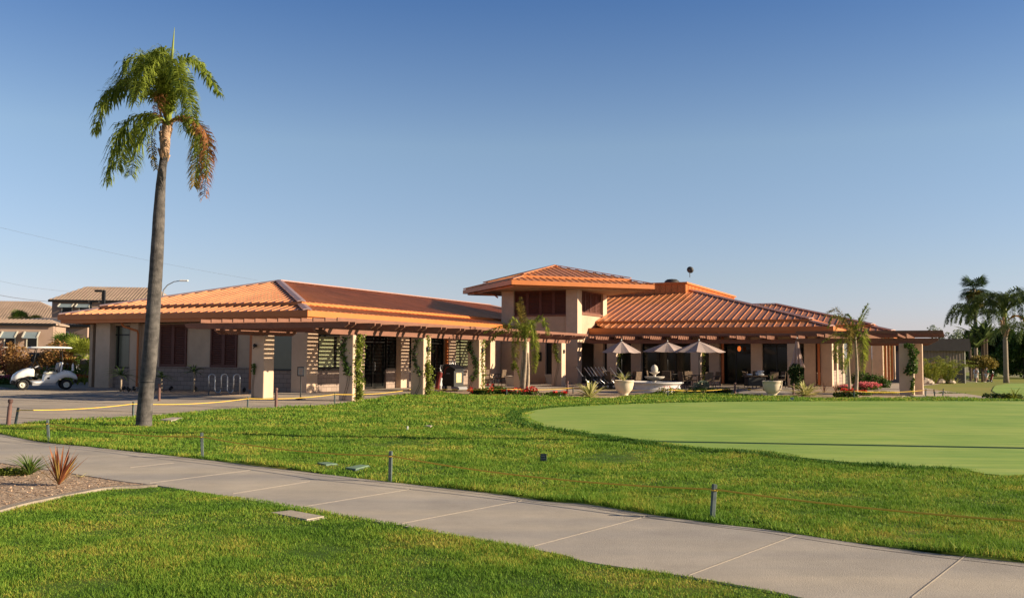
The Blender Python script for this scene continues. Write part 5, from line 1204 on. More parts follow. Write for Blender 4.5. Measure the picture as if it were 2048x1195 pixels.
shrub('bronze_plant', 'dark bronze leaved tuft left of the planter box', 'plant', 1000, 786, [((0, 0, .15), (.3, .2, .16))], 220, .10, 'leaf_red', FG)
shrub('flowering_shrub', 'low green shrub with scattered pink flowers in front of the fountain', 'shrub', 1335, 787, [((0, 0, .12), (.45, .15, .18)), ((.5, 0, .1), (.25, .15, .15)), ((-.4, 0, .06), (.25, .1, .08))], 380, .08, 'leaf_lime', FG, (22, .07, 'pink_petal', [((0, -.1, .25), (.5, .1, .12))]))
shrub('silver_shrub', 'grey green shrub right of the fountain basin', 'shrub', 1402, 783, [((0, 0, .25), (.42, .3, .25)), ((.1, 0, .4), (.25, .2, .15))], 700, .07, 'bluegreen', FG)
shrub('low_hedge', 'low green hedge in front of the silver shrub', 'shrub', 1420, 786, [((x, 0, .1), (.4, .2, .16)) for x in (-.8, -.3, .2, .7)], 1300, .06, 'leaf', FG)
shrub('red_geraniums', 'thin row of red flowers left of the dark bollard', 'flowers', 1449, 786, [((0, 0, .05), (.5, .15, .1))], 300, .06, 'leaf', FG, (110, .07, 'red_petal', [((0, -.05, .13), (.30, .10, .05))]))
for (px, py), lb, sz in (((1180, 795), 'large cream striped agave left of the left cream pot', .75), ((1611, 792), 'large cream striped agave right of the closed umbrella', .80)):
    p = G(px, py); t = thing('agave', lb, 'agave', (p[0], p[1], .01), 0, 'cream striped agaves'); rosette(MB(), 64, sz * 1.1, .12, up=(.1, 1.35), arch=.35).build('leaves', M['agave'], t); rosette(MB(), 10, sz * .7, .06, up=(.1, .7), arch=.4).build('lower_leaves', M['leaf_lime'], t)
for px, lb in ((1648, 'upright bronze cordyline right of the right agave'), (1672, 'second bronze cordyline between agave and the small palm')):
    p = G(px, 786); t = thing('cordyline', lb, 'plant', (p[0], p[1], .01)); rosette(MB(), 16, .55, .03, up=(.8, 1.45), arch=.1).build('leaves', M['leaf_red'], t)
shrub('pink_flowers', 'salmon pink flower mound right of the small palm trunk', 'flowers', 1733, 780, [((0, 0, .14), (.75, .3, .2))], 600, .08, 'leaf', FG, (520, .10, 'pink_petal', [((0, -.05, .28), (.7, .3, .16))]))
shrub('pink_flowers', 'small pink flower patch left of the small palm trunk', 'flowers', 1690, 781, [((0, 0, .1), (.4, .2, .14))], 260, .08, 'leaf', FG, (130, .09, 'pink_petal', [((0, 0, .22), (.38, .2, .1))]))
shrub('green_shrub', 'rounded dark green shrub behind the pink flowers', 'shrub', 1738, 776, [((-.3, .3, .45), (.6, .4, .5)), ((.4, .3, .35), (.7, .4, .42)), ((.9, .2, .25), (.4, .3, .3))], 2400, .09, 'leaf_mid', FG)
shrub('flowering_shrub', 'low shrub with red flowers at the base of the small palm', 'shrub', 1700, 795, [((0, 0, .15), (.38, .25, .2)), ((-.45, 0, .1), (.25, .2, .14))], 800, .07, 'leaf_mid', FG, (60, .08, 'red_petal', [((-.1, -.1, .32), (.4, .15, .08))]))
shrub('flowering_shrub', 'small shrub with orange red flowers right of the small palm', 'shrub', 1728, 791, [((0, 0, .08), (.35, .2, .12))], 300, .07, 'leaf', FG, (50, .08, 'red_petal', [((-.1, -.1, .2), (.2, .1, .06))]))
shrub('groundcover_clump', 'dry yellow green ground cover before the right column', 'plant', 1762, 787, [((0, 0, .04), (.9, .3, .08))], 700, .06, 'leaf_lime', FG)
shrub('green_shrub', 'dark leafy vine mound around the foot of the closed umbrella', 'shrub', 1592, 770, [((0, 0, .9), (.40, .3, .45)), ((0, 0, .4), (.3, .3, .3))], 1500, .09, 'leaf_dark', None, dist=48.5)

# vines on the columns
def vine(lb, uv0, uv1, z0, z1, n, face, wander=.15, thick=.10, m='vine', sz=.085, side=None):
    """leafy ribbon up one column face: uv0..uv1 runs along the face"""
    a = np.array(xy(*uv0)); b = np.array(xy(*uv1)); nrm = np.array([b[1] - a[1], -(b[0] - a[0])]); nrm /= np.linalg.norm(nrm)
    if nrm @ (-a) < 0: nrm = -nrm
    base = a + (b - a) * .5; t = thing('climbing_vine', lb, 'vine', (*base, 0), 0, 'vines on the pergola columns')
    zs = rng.uniform(z0, z1, n) ; f = .5 + wander * np.sin(zs * 3.1 + face) + rng.normal(0, .16, n) * (.6 + .6 * np.sin(zs * 5 + face) ** 2); f = np.clip(f, -.1, 1.15)
    P = a[None] + (b - a)[None] * f[:, None] + nrm[None] * np.abs(rng.normal(.03, thick * .6, n))[:, None] - base
    c = np.column_stack([P, zs]); mb = MB(); al = rng.normal(size=(n, 3)); al /= np.linalg.norm(al, axis=1)[:, None]; be = np.cross(al, rng.normal(size=(n, 3))); be /= np.linalg.norm(be, axis=1)[:, None]; s = sz * rng.uniform(.5, 1.25, n)[:, None]
    Q = np.stack([c - al * s * .55, c + be * s * .4, c + al * s * .55, c - be * s * .4], 1); mb.add(Q.reshape(-1, 3), np.arange(4 * n).reshape(n, 4)).build('leaves', M[m], t)
    st = MB(); zz = np.linspace(0, z1, 16)
    for o in (-.08, .06):
        ff = .5 + wander * np.sin(zz * 3.1 + face) + o; st.tube([(*(a + (b - a) * f_ + nrm * .025 - base), z_) for f_, z_ in zip(ff, zz)], .008, 5)
    st.build('stem', M['bark'], t)
CA_ = lambda k: 28.95 + 5.07 * k
vine('dense yellow green vine covering the sunny side of the nearest tall column', (CA_(0), 19.6), (CA_(0) + .6, 19.6), .05, 2.42, 1700, 1.0, .05, .16)
vine('vine coloured darker for shade down the left side of the nearest tall column', (CA_(0), 19.6), (CA_(0), 20.2), .9, 2.3, 330, 2.2, .2, .08, 'leaf_mid')  # left side vines use darker leaves, shade put into their colour
vine('vine on the sunny side of the second column, bushy near the ground', (CA_(1) , 19.6), (CA_(1) + .6, 19.6), .05, 1.35, 900, .4, .08, .18)
vine('sparse vine climbing the upper sunny side of the second column', (CA_(1) , 19.6), (CA_(1) + .6, 19.6), 1.3, 2.5, 150, 1.6, .12, .08)
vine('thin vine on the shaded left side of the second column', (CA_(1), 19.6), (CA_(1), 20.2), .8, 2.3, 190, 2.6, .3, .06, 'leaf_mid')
vine('sparse pale vine on the sunny side of the third column', (CA_(2), 19.6), (CA_(2) + .6, 19.6), .05, 2.4, 330, 0., .1, .10)
vine('vine coloured dark for shade on the left side of the third column', (CA_(2), 19.6), (CA_(2), 20.2), .5, 2.3, 380, 1.3, .3, .08, 'leaf_mid')
vine('vine hanging on the left side of the last column of the long pergola', (CA_(4), 19.6), (CA_(4), 20.2), 1.3, 2.4, 240, 1.0, .15, .14)
vine('vine on the first column under the dining pergola, behind the left umbrella', (54.5, 18.2), (55.1, 18.2), .6, 2.2, 200, 1.0, .1, .14)
vine('vine on the column under the right open umbrella', (54.5, 13.12), (55.1, 13.12), .3, 2.2, 260, 2.0, .1, .16)
vine('vine on the left side of the farthest veranda pillar', (73.7, 4.05), (74.4, 4.05), .1, 2.6, 260, 2.0, .1, .10)
vine('vine up the side of the second veranda pillar', (66.6, 4.05), (67.2, 4.05), .1, 2.6, 260, .5, .1, .10)
vine('small green vine at the foot of the column left of the framed notice', (29.0, 23.9), (29.0, 24.3), .9, 1.3, 70, .5, .1, .10, 'leaf_mid')

# staked young tree on the right column
p = G(1824, 791); t = thing('young_tree', 'slim staked young tree with dark leaves growing against the tall right column', 'tree', (p[0], p[1] - .1, 0))
MB().tube([(0, 0, 0), (.01, 0, .8), (.03, 0, 1.5), (0, 0, 2.2)], [.03, .025, .02, .01], 7).build('trunk', M['trunk_small'], t, True)
leafcloud(MB(), 420, [((-.08, 0, 1.12), (.32, .2, .24)), ((.08, 0, 1.5), (.2, .2, .3)), ((.04, 0, 1.9), (.24, .2, .28)), ((-.1, 0, 2.2), (.25, .2, .12)), ((-.02, 0, .45), (.08, .08, .25))], .12).build('crown', M['leaf_mid'], t)
leafcloud(MB(), 100, [((-.02, 0, .3), (.08, .08, .3)), ((.03, 0, .7), (.06, .06, .2))], .08).build('shoots', M['vine'], t)

# little queen palms
def frp(t, base, ctrl, leaf, m, n=44, width=.03, dist=None, droop=.22, ranks=2):
    P = [D(x, y, dist + dy) - np.array(base) for (x, y, dy) in ctrl]; mb = MB(); frond(mb, P, leaf, n, width, droop, ranks, .4, mb, .018); mb.build('frond', M[m], t)
p = G(1048, 789); b = (p[0], p[1], 0); d0 = p[1]; t = thing('palm_tree', 'young queen palm with pale trunks and feathery plume before the long pergola', 'palm tree', b)
for pts, w_ in (([(1046, 790), (1048, 760), (1051, 725), (1052, 690), (1050, 665)], (.12, .10, .085, .07, .05)), ([(1052, 790), (1056, 765), (1057, 735), (1056, 705)], (.09, .075, .055, .03)), ([(1041, 790), (1042, 760), (1044, 730), (1047, 700)], (.06, .05, .045, .03))):
    MB().tube([D(x, y, d0) - np.array(b) for x, y in pts], w_, 8).build('trunk', M['trunk_small'], t, True)
h = (1050, 680, 0)
for c_, lf, mm in (([h, (1047, 650, 0), (1044, 620, 0), (1041, 594, 0)], .30, 'palm_old'), ([h, (1046, 650, .3), (1040, 625, .4), (1034, 606, .5)], .32, 'palm_old'),
    ([h, (1042, 655, -.2), (1025, 637, -.4), (1016, 660, -.5)], .35, 'palm_young'), ([h, (1042, 662, 0), (1010, 650, -.2), (968, 664, -.4)], .35, 'palm_young'), ([h, (1040, 668, .3), (1004, 660, .5), (975, 688, .6)], .35, 'palm_young'),
    ([h, (1060, 655, -.1), (1085, 634, -.2), (1096, 668, -.4)], .35, 'palm_young'), ([h, (1058, 655, .3), (1075, 640, .5), (1090, 650, .7)], .34, 'palm_young'), ([h, (1053, 655, -.4), (1062, 640, -.9), (1070, 690, -1.1)], .34, 'palm_young'),
    ([h, (1044, 660, -.5), (1034, 655, -1.), (1028, 712, -1.1)], .36, 'palm_young'), ([h, (1056, 665, -.3), (1066, 660, -.5), (1072, 728, -.6)], .36, 'palm_young'), ([h, (1050, 660, -.5), (1050, 650, -1.), (1048, 700, -1.2)], .35, 'palm_young'), ([h, (1042, 668, .1), (1032, 668, .1), (1030, 738, .1)], .35, 'palm_old'),
    ([h, (1060, 668, .2), (1070, 670, .2), (1068, 745, .2)], .34, 'palm_young'), ([(1040, 760, 0), (1036, 740, 0), (1028, 722, 0), (1026, 740, 0)], .25, 'palm_young')):
    frp(t, b, c_, lf, mm, 40, .028, d0)
p = G(1710, 793); b = (p[0], p[1], 0); d0 = p[1]; t = thing('palm_tree', 'young queen palm with slender white trunk and an upright plume before the veranda', 'palm tree', b)
for pts, w_ in (([(1711, 795), (1712, 780), (1714, 750), (1713, 715), (1711, 685), (1710, 665)], (.14, .09, .07, .06, .05, .04)), ([(1699, 794), (1699, 765), (1698, 740), (1698, 715)], (.09, .07, .05, .03))):
    MB().tube([D(x, y, d0) - np.array(b) for x, y in pts], w_, 8).build('trunk', M['trunk_small'], t, True)
h = (1710, 682, 0)
for c_, lf, mm in (([h, (1714, 655, 0), (1724, 630, 0), (1736, 607, -.1)], .36, 'palm_young'), ([h, (1716, 660, .2), (1728, 632, .3), (1738, 616, .3)], .34, 'palm_young'), ([h, (1706, 650, 0), (1698, 632, 0), (1690, 628, .1)], .34, 'palm'),
    ([h, (1698, 650, 0), (1672, 618, 0), (1648, 632, -.2)], .35, 'palm_old'), ([h, (1696, 654, .4), (1670, 630, .6), (1655, 655, .7)], .34, 'palm_young'), ([h, (1700, 660, -.4), (1682, 640, -.7), (1668, 670, -.9)], .35, 'palm_old'),
    ([h, (1690, 668, 0), (1664, 672, -.2), (1645, 682, -.3)], .34, 'palm_young'), ([h, (1692, 672, .2), (1672, 690, .3), (1672, 725, .3)], .35, 'palm_young'), ([h, (1698, 676, -.3), (1684, 695, -.5), (1688, 745, -.6)], .35, 'palm_young'),
    ([h, (1718, 665, 0), (1730, 660, 0), (1732, 720, 0)], .34, 'palm_young'), ([h, (1718, 670, -.3), (1724, 672, -.5), (1726, 745, -.5)], .36, 'palm_young'), ([h, (1706, 665, -.5), (1700, 660, -.9), (1694, 710, -1.)], .35, 'palm_old'), ([h, (1704, 680, 0), (1700, 700, 0), (1690, 735, 0)], .38, 'palm_young')):
    frp(t, b, c_, lf, mm, 40, .028, d0)

# aloes against the left wing
for (px, py, d_), h_, R, lb in (((241, 782, 42.2), .72, .78, 'tree aloe with drooping blades in front of the leftmost window'), ((387, 780, 41.8), .88, .62, 'tree aloe on a short stem between the two brown shutters'), ((322, 784, 41.5), .65, .55, 'tree aloe half hidden behind the tall palm trunk')):
    p = D(px, py, d_); t = thing('tree_aloe', lb, 'aloe', (p[0], p[1], 0), 0, 'tree aloes along the left wing'); MB().tube([(0, 0, 0), (.02, 0, h_ * .5), (0, 0, h_)], [.05, .04, .05], 8).build('stem', M['trunk_small'], t, True)
    rosette(MB(), 34, R, .05, up=(-.1, 1.4), arch=.75, c=(0, 0, h_)).build('leaves', M['aloe'], t)
bp = [(225, 779), (310, 788), (410, 791), (497, 790), (497, 783), (300, 775), (225, 774)]
tag(sheet('flower_bed', np.array([G(*q) for q in bp]), .012, M['soil'], .04), kind='structure')
for i, (px, py) in enumerate(((247, 783), (257, 785), (268, 784), (341, 783), (391, 783), (488, 787))):
    p = G(px, py); t = thing('garden_spotlight', ('first', 'second', 'third', 'fourth', 'fifth', 'last')[i] + ' small black garden spotlight from the left along the left wing bed', 'garden light', (p[0], p[1], 0), rng.uniform(0, 6), 'small spotlights in the bed')
    MB().tube([(0, 0, 0), (0, 0, .12)], .015, 6).build('stake', M['black'], t); MB().tube([(-.06, 0, .12), (.08, 0, .2)], [.06, .075], 10).build('head', M['black'], t, True)
p = np.array(xy(29.28, 23.62 + .3)); p = xy(28.98, 24.0); t = thing('wall_light', 'small black round spotlight on the near column left of the notice', 'wall light', (p[0], p[1], 1.98), ROTU)
MB().tube([(-.02, 0, 0), (-.12, 0, .02)], [.05, .07], 12).build('housing', M['black'], t, True); MB().tube([(-.10, 0, .0), (-.05, .09, -.1)], .02, 6).build('bracket', M['black'], t)
for k, lb in ((1, 'small dark lantern on the sunny face of the second column'), (2, 'small dark lantern on the sunny face of the third column'), (4, 'small dark lantern on the sunny face of the last column')):
    p = xy(CA_(k) + .25, 19.56); t = thing('wall_light', lb, 'wall light', (*p, 1.92), ROTU, 'lanterns on the pergola columns'); MB().lathe([(.02, .1), (.07, .06), (.05, -.08), (.02, -.12)], 8).build('housing', M['black'], t, True); MB().box(-.03, .03, 0, .04, -.03, .05).build('bracket', M['black'], t)

# ------------------------------------------------------------------ distance on the left
def house(name, lb, base, rz, w_, d_, h_, rh, roofm, wallm, ov=.5, ridge=.4, wins=(), z0=0):
    t = thing(name, lb, 'house', base, rz)
    wl = MB().box(-w_ / 2, w_ / 2, 0, d_, z0, h_).build('wall', M[wallm], t)
    W2, y0, y1 = w_ / 2 + ov, -ov, d_ + ov; rx = W2 * ridge; ym = (y0 + y1) / 2
    V = [(-W2, y0, h_), (W2, y0, h_), (W2, y1, h_), (-W2, y1, h_), (-rx, ym, h_ + rh), (rx, ym, h_ + rh)]
    rf = MB().add(V + [(a, b, c - .12) for a, b, c in V[:4]], [(0, 1, 5, 4), (1, 2, 5), (2, 3, 4, 5), (3, 0, 4), (6, 9, 8, 7), (0, 6, 7, 1), (1, 7, 8, 2), (2, 8, 9, 3), (3, 9, 6, 0)]).build('roof', M[roofm], t)
    n_ = int(2 * W2 / .33); mb = MB(); ht = rh / (ym - y0)
    for i in range(n_):
        x = -W2 + .16 + i * .33; up = min(1., (W2 - abs(x)) / max(.01, (W2 - rx))); 
        if up > .05: mb.beam((x, y0 - .02, h_ + .02), (x, y0 + (ym - y0) * up, h_ + .02 + rh * up), .14, .05)
    mb.build('roof_tiles', M[roofm], rf)
    MB().box(-W2, W2, y0 - .06, y0 - .01, h_ - .22, h_ + .02).build('gutter', M['bronze'], rf)
    for (x, z, ww, hh, aw) in wins:
        wn = MB().box(x - ww / 2, x + ww / 2, -.04, -.01, z - hh / 2, z + hh / 2).build('window', M['glass'], t)
        f = MB()
        for a_, b_ in ((-ww / 2, -ww / 2 + .08), (ww / 2 - .08, ww / 2)): f.box(x + a_, x + b_, -.07, -.035, z - hh / 2, z + hh / 2)
        f.box(x - ww / 2 + .08, x + ww / 2 - .08, -.07, -.035, z + hh / 2 - .08, z + hh / 2); f.box(x - ww / 2 - .08, x + ww / 2 + .08, -.12, -.036, z - hh / 2 - .1, z - hh / 2); f.build('frame', M['cream'], wn)
        if aw:
            V = [(x - ww / 2 - .12, -.05, z + hh / 2 + .15), (x + ww / 2 + .12, -.05, z + hh / 2 + .15), (x + ww / 2 + .12, -.95, z - hh / 2 + .75), (x - ww / 2 - .12, -.95, z - hh / 2 + .75)]; V += [(a, b, c - .05) for a, b, c in V]
            aw_ = MB().add(V, [(0, 3, 2, 1), (4, 5, 6, 7), (0, 1, 5, 4), (1, 2, 6, 5), (2, 3, 7, 6), (3, 0, 4, 7)]).build('awning', M['awning'], t)
            MB().beam(np.array(V[0]) + (0, 0, .03), np.array(V[3]) + (0, 0, .03), .12, .05).build('edge_trim', M['cream'], aw_); MB().beam(np.array(V[1]) + (0, 0, .03), np.array(V[2]) + (0, 0, .03), .12, .05).build('edge_trim', M['cream'], aw_)
    return t
def at(px, dist): p = D(px, 700, dist); return (p[0], p[1], 0)
b = at(215, 100); house('town_house', 'large two storey tan house with blue grey awnings behind the left wing', b, radians(9), 11.2, 10, 7.2, 1.75, 'tile_roof', 'tan_wall', .3, .62, ((-4.1, 6.2, 1.1, 1.0, 1), (-2.4, 6.2, 1.1, 1.0, 1)))
b = at(22, 80); house('town_house', 'small tan house with brown tiled roof and two awninged windows at far left', b, radians(14), 6.4, 5, 4.15, .42, 'tile_roof', 'tan_wall', .25, .72, ((-.1, 2.75, .9, 1.1, 1), (1.6, 2.75, .9, 1.1, 1)))
b = at(75, 90); house('town_house', 'house with a dark tiled roof between the small and the large tan houses', b, radians(-3), 9.5, 8, 4.35, .75, 'tile_dark', 'tan_wall', .4, .5, ((2.2, 3.2, 1.6, 1.0, 0),))
b = at(0, 118); house('town_house', 'brown roofed house farthest back at the left edge', b, radians(10), 17, 9, 5.6, 2.7, 'tile_roof', 'tan_wall2', .4, .35)
b = at(104, 84); t = thing('garden_portal', 'low trellis portal with pale posts and a flat beam left of the large house', 'portal', b, .1)
for x in (-3.2, 0): MB().bbox((x, 0, 1.45), (.45, .45, 2.9), .03).build('post', M['tan_wall2'], t)
MB().box(-3.6, -.3, -.2, .2, 2.55, 2.95).build('beam', M['tan_wall'], t)
for k in range(5): MB().beam((-3.2 + .62 * k, -.9, 2.35), (-3.0 + .62 * k, .9, 2.5), .1, .1).build('rafter', M['cream'], t)

def car(name, lb, base, rz, paint, L=4.5, H_=1.45, suv=False):
    t = thing(name, lb, 'car', base, rz, 'cars parked beyond the plaza')
    mb = MB(); W_ = .88
    loft(mb, [rsec(L / 2, W_ * .8, .35, .62), rsec(L / 2 - .12, W_ * .95, .28, .78), rsec(L / 2 - 1.1, W_, .25, .92), rsec(0, W_, .25, .95), rsec(-L / 2 + .9, W_, .25, .98), rsec(-L / 2 + .12, W_ * .95, .3, .92), rsec(-L / 2, W_ * .8, .4, .75)]); bd = mb.build('body', M[paint], t, True)
    tp_ = -L / 2 + (.35 if suv else .95); gl_ = MB(); loft(gl_, [rsec(L / 2 - 1.35, W_ * .8, .9, .93), rsec(.35, W_ * .78, .9, H_ - .04), rsec(tp_ + .55, W_ * .78, .9, H_ - .04), rsec(tp_, W_ * .8, .9, .96)]); gl_.build('windows', M['glass'], t, True)
    MB().bbox(((.25 + tp_ + .6) / 2, 0, H_ - .02), (abs(.25 - tp_ - .6) + .1, 1.2, .06), .03).build('roof', M[paint], t)
    for yy, s in ((.82, 1), (-.82, -1)): wheel(t, L / 2 - .85, yy, .31, .2, s); wheel(t, -L / 2 + .8, yy, .31, .2, s)
    for yy in (-.68, .68): MB().bbox((-L / 2 + .03, yy, .78), (.10, .28, .18), .03).build('tail_light', M['tail'], t); MB().bbox((L / 2 - .05, yy, .66), (.12, .3, .14), .03).build('headlight', M['silver'], t)
    return t
b = at(137, 66); car('parked_car', 'white car with red tail lamp seen beyond the golf cart', b, radians(60), 'car_white')
b = at(190, 68); car('parked_car', 'silver white car partly hidden by the corner pillar of the left wing', b, radians(75), 'car_white')
b = at(80, 62); car('parked_car', 'dark car with a big windscreen directly behind the golf cart', b, radians(-100), 'car_dark', 4.6, 1.7, True)

def fanpalm(name, lb, base, H_, r0, R, n, group=None, m='leaf', dead=0, z=0):
    t = thing(name, lb, 'palm tree', base, 0, group); MB().tube([(0, 0, 0), (.05, 0, H_ * .5), (0, 0, H_)], [r0 * 1.2, r0, r0 * .95], 10).build('trunk', M['trunk_far'], t, True)
    mb = MB()
    for i in range(n):
        a = i * 2.4 + rng.uniform(-.2, .2); el = math.asin(-.75 + 1.72 * ((i * .755 + .3) % 1)); d = np.array([cos(a) * cos(el), sin(a) * cos(el), sin(el)]); c = np.array([0, 0, H_ + .1]) + d * R * rng.uniform(.4, .62); mb.tube([(0, 0, H_), c], .02, 4); fan(mb, c, d, R * .62, 15, w=.10, droop=.12)
    mb.build('crown', M[m], t)
    if dead:
        mb = MB()
        for i in range(dead): a = i * 2.4; d = np.array([cos(a) * .5, sin(a) * .5, -.85]); c = np.array([0, 0, H_ - .05 - rng.uniform(0, .6)]) + d * .35; fan(mb, c, d, R * .6, 12, droop=.4)
        mb.build('dead_skirt', M['palm_old'], t)
    return t
b = at(136, 60); fanpalm('fan_palm', 'low fan palm left of the other one beyond the golf cart canopy', b, 1.75, .2, 1.5, 24, 'low fan palms beyond the plaza')
b = at(168, 57); fanpalm('fan_palm', 'low fan palm with pale trunk against the corner of the left wing', b, 1.35, .22, 1.6, 24, 'low fan palms beyond the plaza', 'leaf_lime')
b = at(38, 100); fanpalm('fan_palm', 'dark fan palm top showing above the small house roof at left', b, 4.9, .2, 1.5, 26, 'fan palms behind the small house')
b = at(68, 100); fanpalm('fan_palm', 'paler fan palm top right of the dark one above the small house roof', b, 4.7, .2, 1.2, 20, 'fan palms behind the small house', 'leaf_lime')
SG = 'shrubs beyond the plaza on the left'
shrub('dark_red_shrub', 'deep red leaved shrub at the left edge behind the cart', 'shrub', 22, 0, [((0, 0, 1.3), (1.2, .8, .9)), ((.9, .2, 1.0), (.8, .6, .8)), ((-1, 0, .9), (.9, .6, .8))], 2600, .13, 'leaf_red', SG, dist=58)
shrub('orange_shrub', 'orange brown shrub between golf cart canopy and the fan palms', 'shrub', 137, 0, [((0, 0, 1.5), (.9, .6, .9)), ((.6, .1, 1.1), (.6, .5, .7)), ((-.6, 0, 1.0), (.7, .5, .8))], 2200, .12, 'leaf_tan', SG, dist=56)
shrub('dry_shrub', 'sparse brownish shrub behind the front of the golf cart', 'shrub', 60, 0, [((0, 0, 1.4), (.8, .6, .9)), ((.2, .1, .8), (.9, .5, .6)), ((-.4, 0, 1.9), (.3, .3, .5))], 1200, .12, 'leaf_tan', SG, dist=57)
shrub('green_shrub', 'green shrub beneath the orange brown one, behind the cart seats', 'shrub', 140, 0, [((0, 0, .5), (1., .5, .5)), ((.8, .1, .5), (.6, .4, .4))], 1300, .11, 'leaf', SG, dist=54)
shrub('green_shrub', 'yellow green shrub at the far left behind the dark red one', 'shrub', 4, 0, [((0, 0, 1.9), (.5, .5, .7)), ((.1, .1, 1.0), (.6, .5, .7))], 900, .12, 'leaf_lime', SG, dist=60)
pb = [(-40, 766), (10, 775), (34, 778), (60, 764), (60, 752), (-40, 750)]
tag(sheet('lawn_strip', np.array([G(*q) for q in pb]), .02, M['lawn']), kind='structure')
shrub('magenta_flowers', 'magenta and purple flower border at the left edge of the plaza', 'flowers', 14, 768, [((0, 0, .18), (1.2, .35, .2)), ((-1.4, 0, .2), (1.0, .35, .2)), ((1.0, -.1, .1), (.5, .3, .14))], 1600, .10, 'leaf_mid', SG, (900, .10, 'purple_petal', [((-.2, .1, .36), (1.3, .35, .14)), ((-1.5, .1, .36), (.9, .35, .12))]))
shrub('red_flower_bed', 'bright red flower border between golf cart and the left wing', 'flowers', 178, 0, [((0, 0, .24), (.75, .3, .16))], 500, .09, 'leaf_mid', SG, (450, .10, 'red_petal', [((0, -.1, .40), (.75, .3, .1))]), dist=52.5)
p = D(182, 760, 50.5); t = thing('strap_leaf_bed', 'tall green and yellow strap leaves behind the red flower border', 'plant', (p[0], p[1], 0))
mb = MB()
for k in range(9): rosette(mb, 22, .85, .03, up=(.8, 1.45), arch=.3, c=(-1.3 + .32 * k, rng.uniform(-.2, .2), 0))
mb.build('leaves', M['leaf_lime'], t)
p = D(60, 760, 49.0)
# street lamps
p = at(204, 74); t = thing('street_lamp', 'dark square pole lamp with one shoebox head pointing left above the roof', 'street lamp', p, 0, 'lamps beyond the left wing'); hz = D(205, 580, p[1])[2]
MB().box(-.11, .11, -.11, .11, 0, hz).build('pole', M['bronze'], t); MB().bbox((-.36, 0, hz - .06), (.62, .34, .16), .03).build('lamp_head', M['bronze'], t)
p = at(179, 62); t = thing('street_lamp', 'thin dark pole lamp with a T shaped double head in front of the large house', 'street lamp', p, 0, 'lamps beyond the left wing'); hz = D(179, 603, p[1])[2]
MB().tube([(0, 0, 0), (0, 0, hz)], .075, 8).build('pole', M['bronze'], t); MB().box(-.35, .35, -.03, .03, hz - .05, hz).build('cross_arm', M['bronze'], t)
for s in (-1, 1): MB().bbox((s * .33, 0, hz), (.42, .25, .10), .02).build('lamp_head', M['bronze'], t)
p = at(326, 80); t = thing('street_lamp', 'grey cobra head street lamp curving right behind the tall palm trunk', 'street lamp', p, 0); q = [D(x, y, p[1]) - np.array(p) for x, y in ((326, 700), (326, 592), (327, 580), (335, 570), (348, 563), (362, 561))]
q[0][2] = 0; MB().tube(q, [.09, .07, .06, .05, .04, .035], 7).build('pole', M['grey_metal'], t, True); e = D(368, 561, p[1]) - np.array(p); MB().bbox(e, (.75, .25, .14), .05).build('lamp_head', M['white'], t)
# power lines
for (a, b_, lb) in ((((-60, 440, 140), (515, 560, 170)), None, 'highest thin power line sloping down across the left sky'), (((-60, 547, 120), (170, 584, 150)), None, 'middle faint power line above the far left roofs'), (((-60, 577, 100), (165, 603, 130)), None, 'lowest and darkest power line above the left house roofs')):
    P0, P1 = D(*a[0][:2], a[0][2]), D(*a[1][:2], a[1][2]); n = 24; P = [P0 + (P1 - P0) * k / n - np.array([0, 0, 4 * (k / n) * (1 - k / n) * .5]) for k in range(n + 1)]
    o = MB().tube(P, .012 if 'lowest' not in lb else .024, 4).build('power_line', M['wire'], None, True); tag(o, lb, 'power line')

# ------------------------------------------------------------------ distance on the right
def ar(px, dist): p = D(px, 700, dist); return (p[0], p[1], float(gz(p[0], p[1])))
# far grass, path and second green following the falling ground
def drape(name, poly_px, m, lift, kind='structure', step=1.5, zfix=None):
    """lay a sheet on the falling ground: iterate each survey point onto gz"""
    P = []
    for px, py in poly_px:
        q = None
        for yy in np.arange(30, 260, .25):
            q = D(px, py, yy)
            if q[2] <= float(gz(q[0], q[1])) + lift: break
        P.append(q)
    P = np.array(P); R = resample(P, 2.0); lo, hi = P[:, :2].min(0), P[:, :2].max(0); gx = np.arange(lo[0] + .3, hi[0], step); gy = np.arange(lo[1] + .3, hi[1], step); XX, YY = np.meshgrid(gx, gy); k = inpoly(XX.ravel(), YY.ravel(), P)
    from mathutils.geometry import delaunay_2d_cdt
    pts = [Vector((float(a), float(b))) for a, b in R[:, :2]] + [Vector((float(a), float(b))) for a, b in zip(XX.ravel()[k], YY.ravel()[k])]
    n = len(R); v, e, f, *_ = delaunay_2d_cdt(pts, [(i, (i + 1) % n) for i in range(n)], [], 1, 1e-4)
    F = [tuple(t_) if (v[t_[1]] - v[t_[0]]).cross(v[t_[2]] - v[t_[0]]) > 0 else tuple(t_)[::-1] for t_ in f]
    o = MB().add([(a.x, a.y, float(gz(a.x, a.y)) + lift) for a in v], F).build(name, M[m], None, True); return tag(o, kind=kind)
drape('far_lawn', [(1790, 775), (1860, 765), (1990, 761.5), (2150, 761.5), (2300, 800), (1960, 798), (1900, 790)], 'fairway', .012)
drape('fairway', [(1960, 761.8), (2200, 761.8), (2200, 744), (1900, 744), (1900, 752)], 'fairway', .02)
drape('far_path', [(1690, 771), (1760, 766), (1830, 763.5), (1905, 762.8), (1868, 769), (1835, 774), (1860, 777), (1940, 788), (2000, 797.3), (1950, 797.3), (1840, 795.5), (1800, 785)], 'plaza', .026)
drape('practice_green', [(1988, 773), (2012, 767), (2150, 764), (2300, 790), (2060, 796), (2000, 790), (1984, 781)], 'green', .034)
drape('bunker', [(1990, 752.5), (2030, 749), (2110, 748), (2110, 753), (2040, 755)], 'dirt', .05)
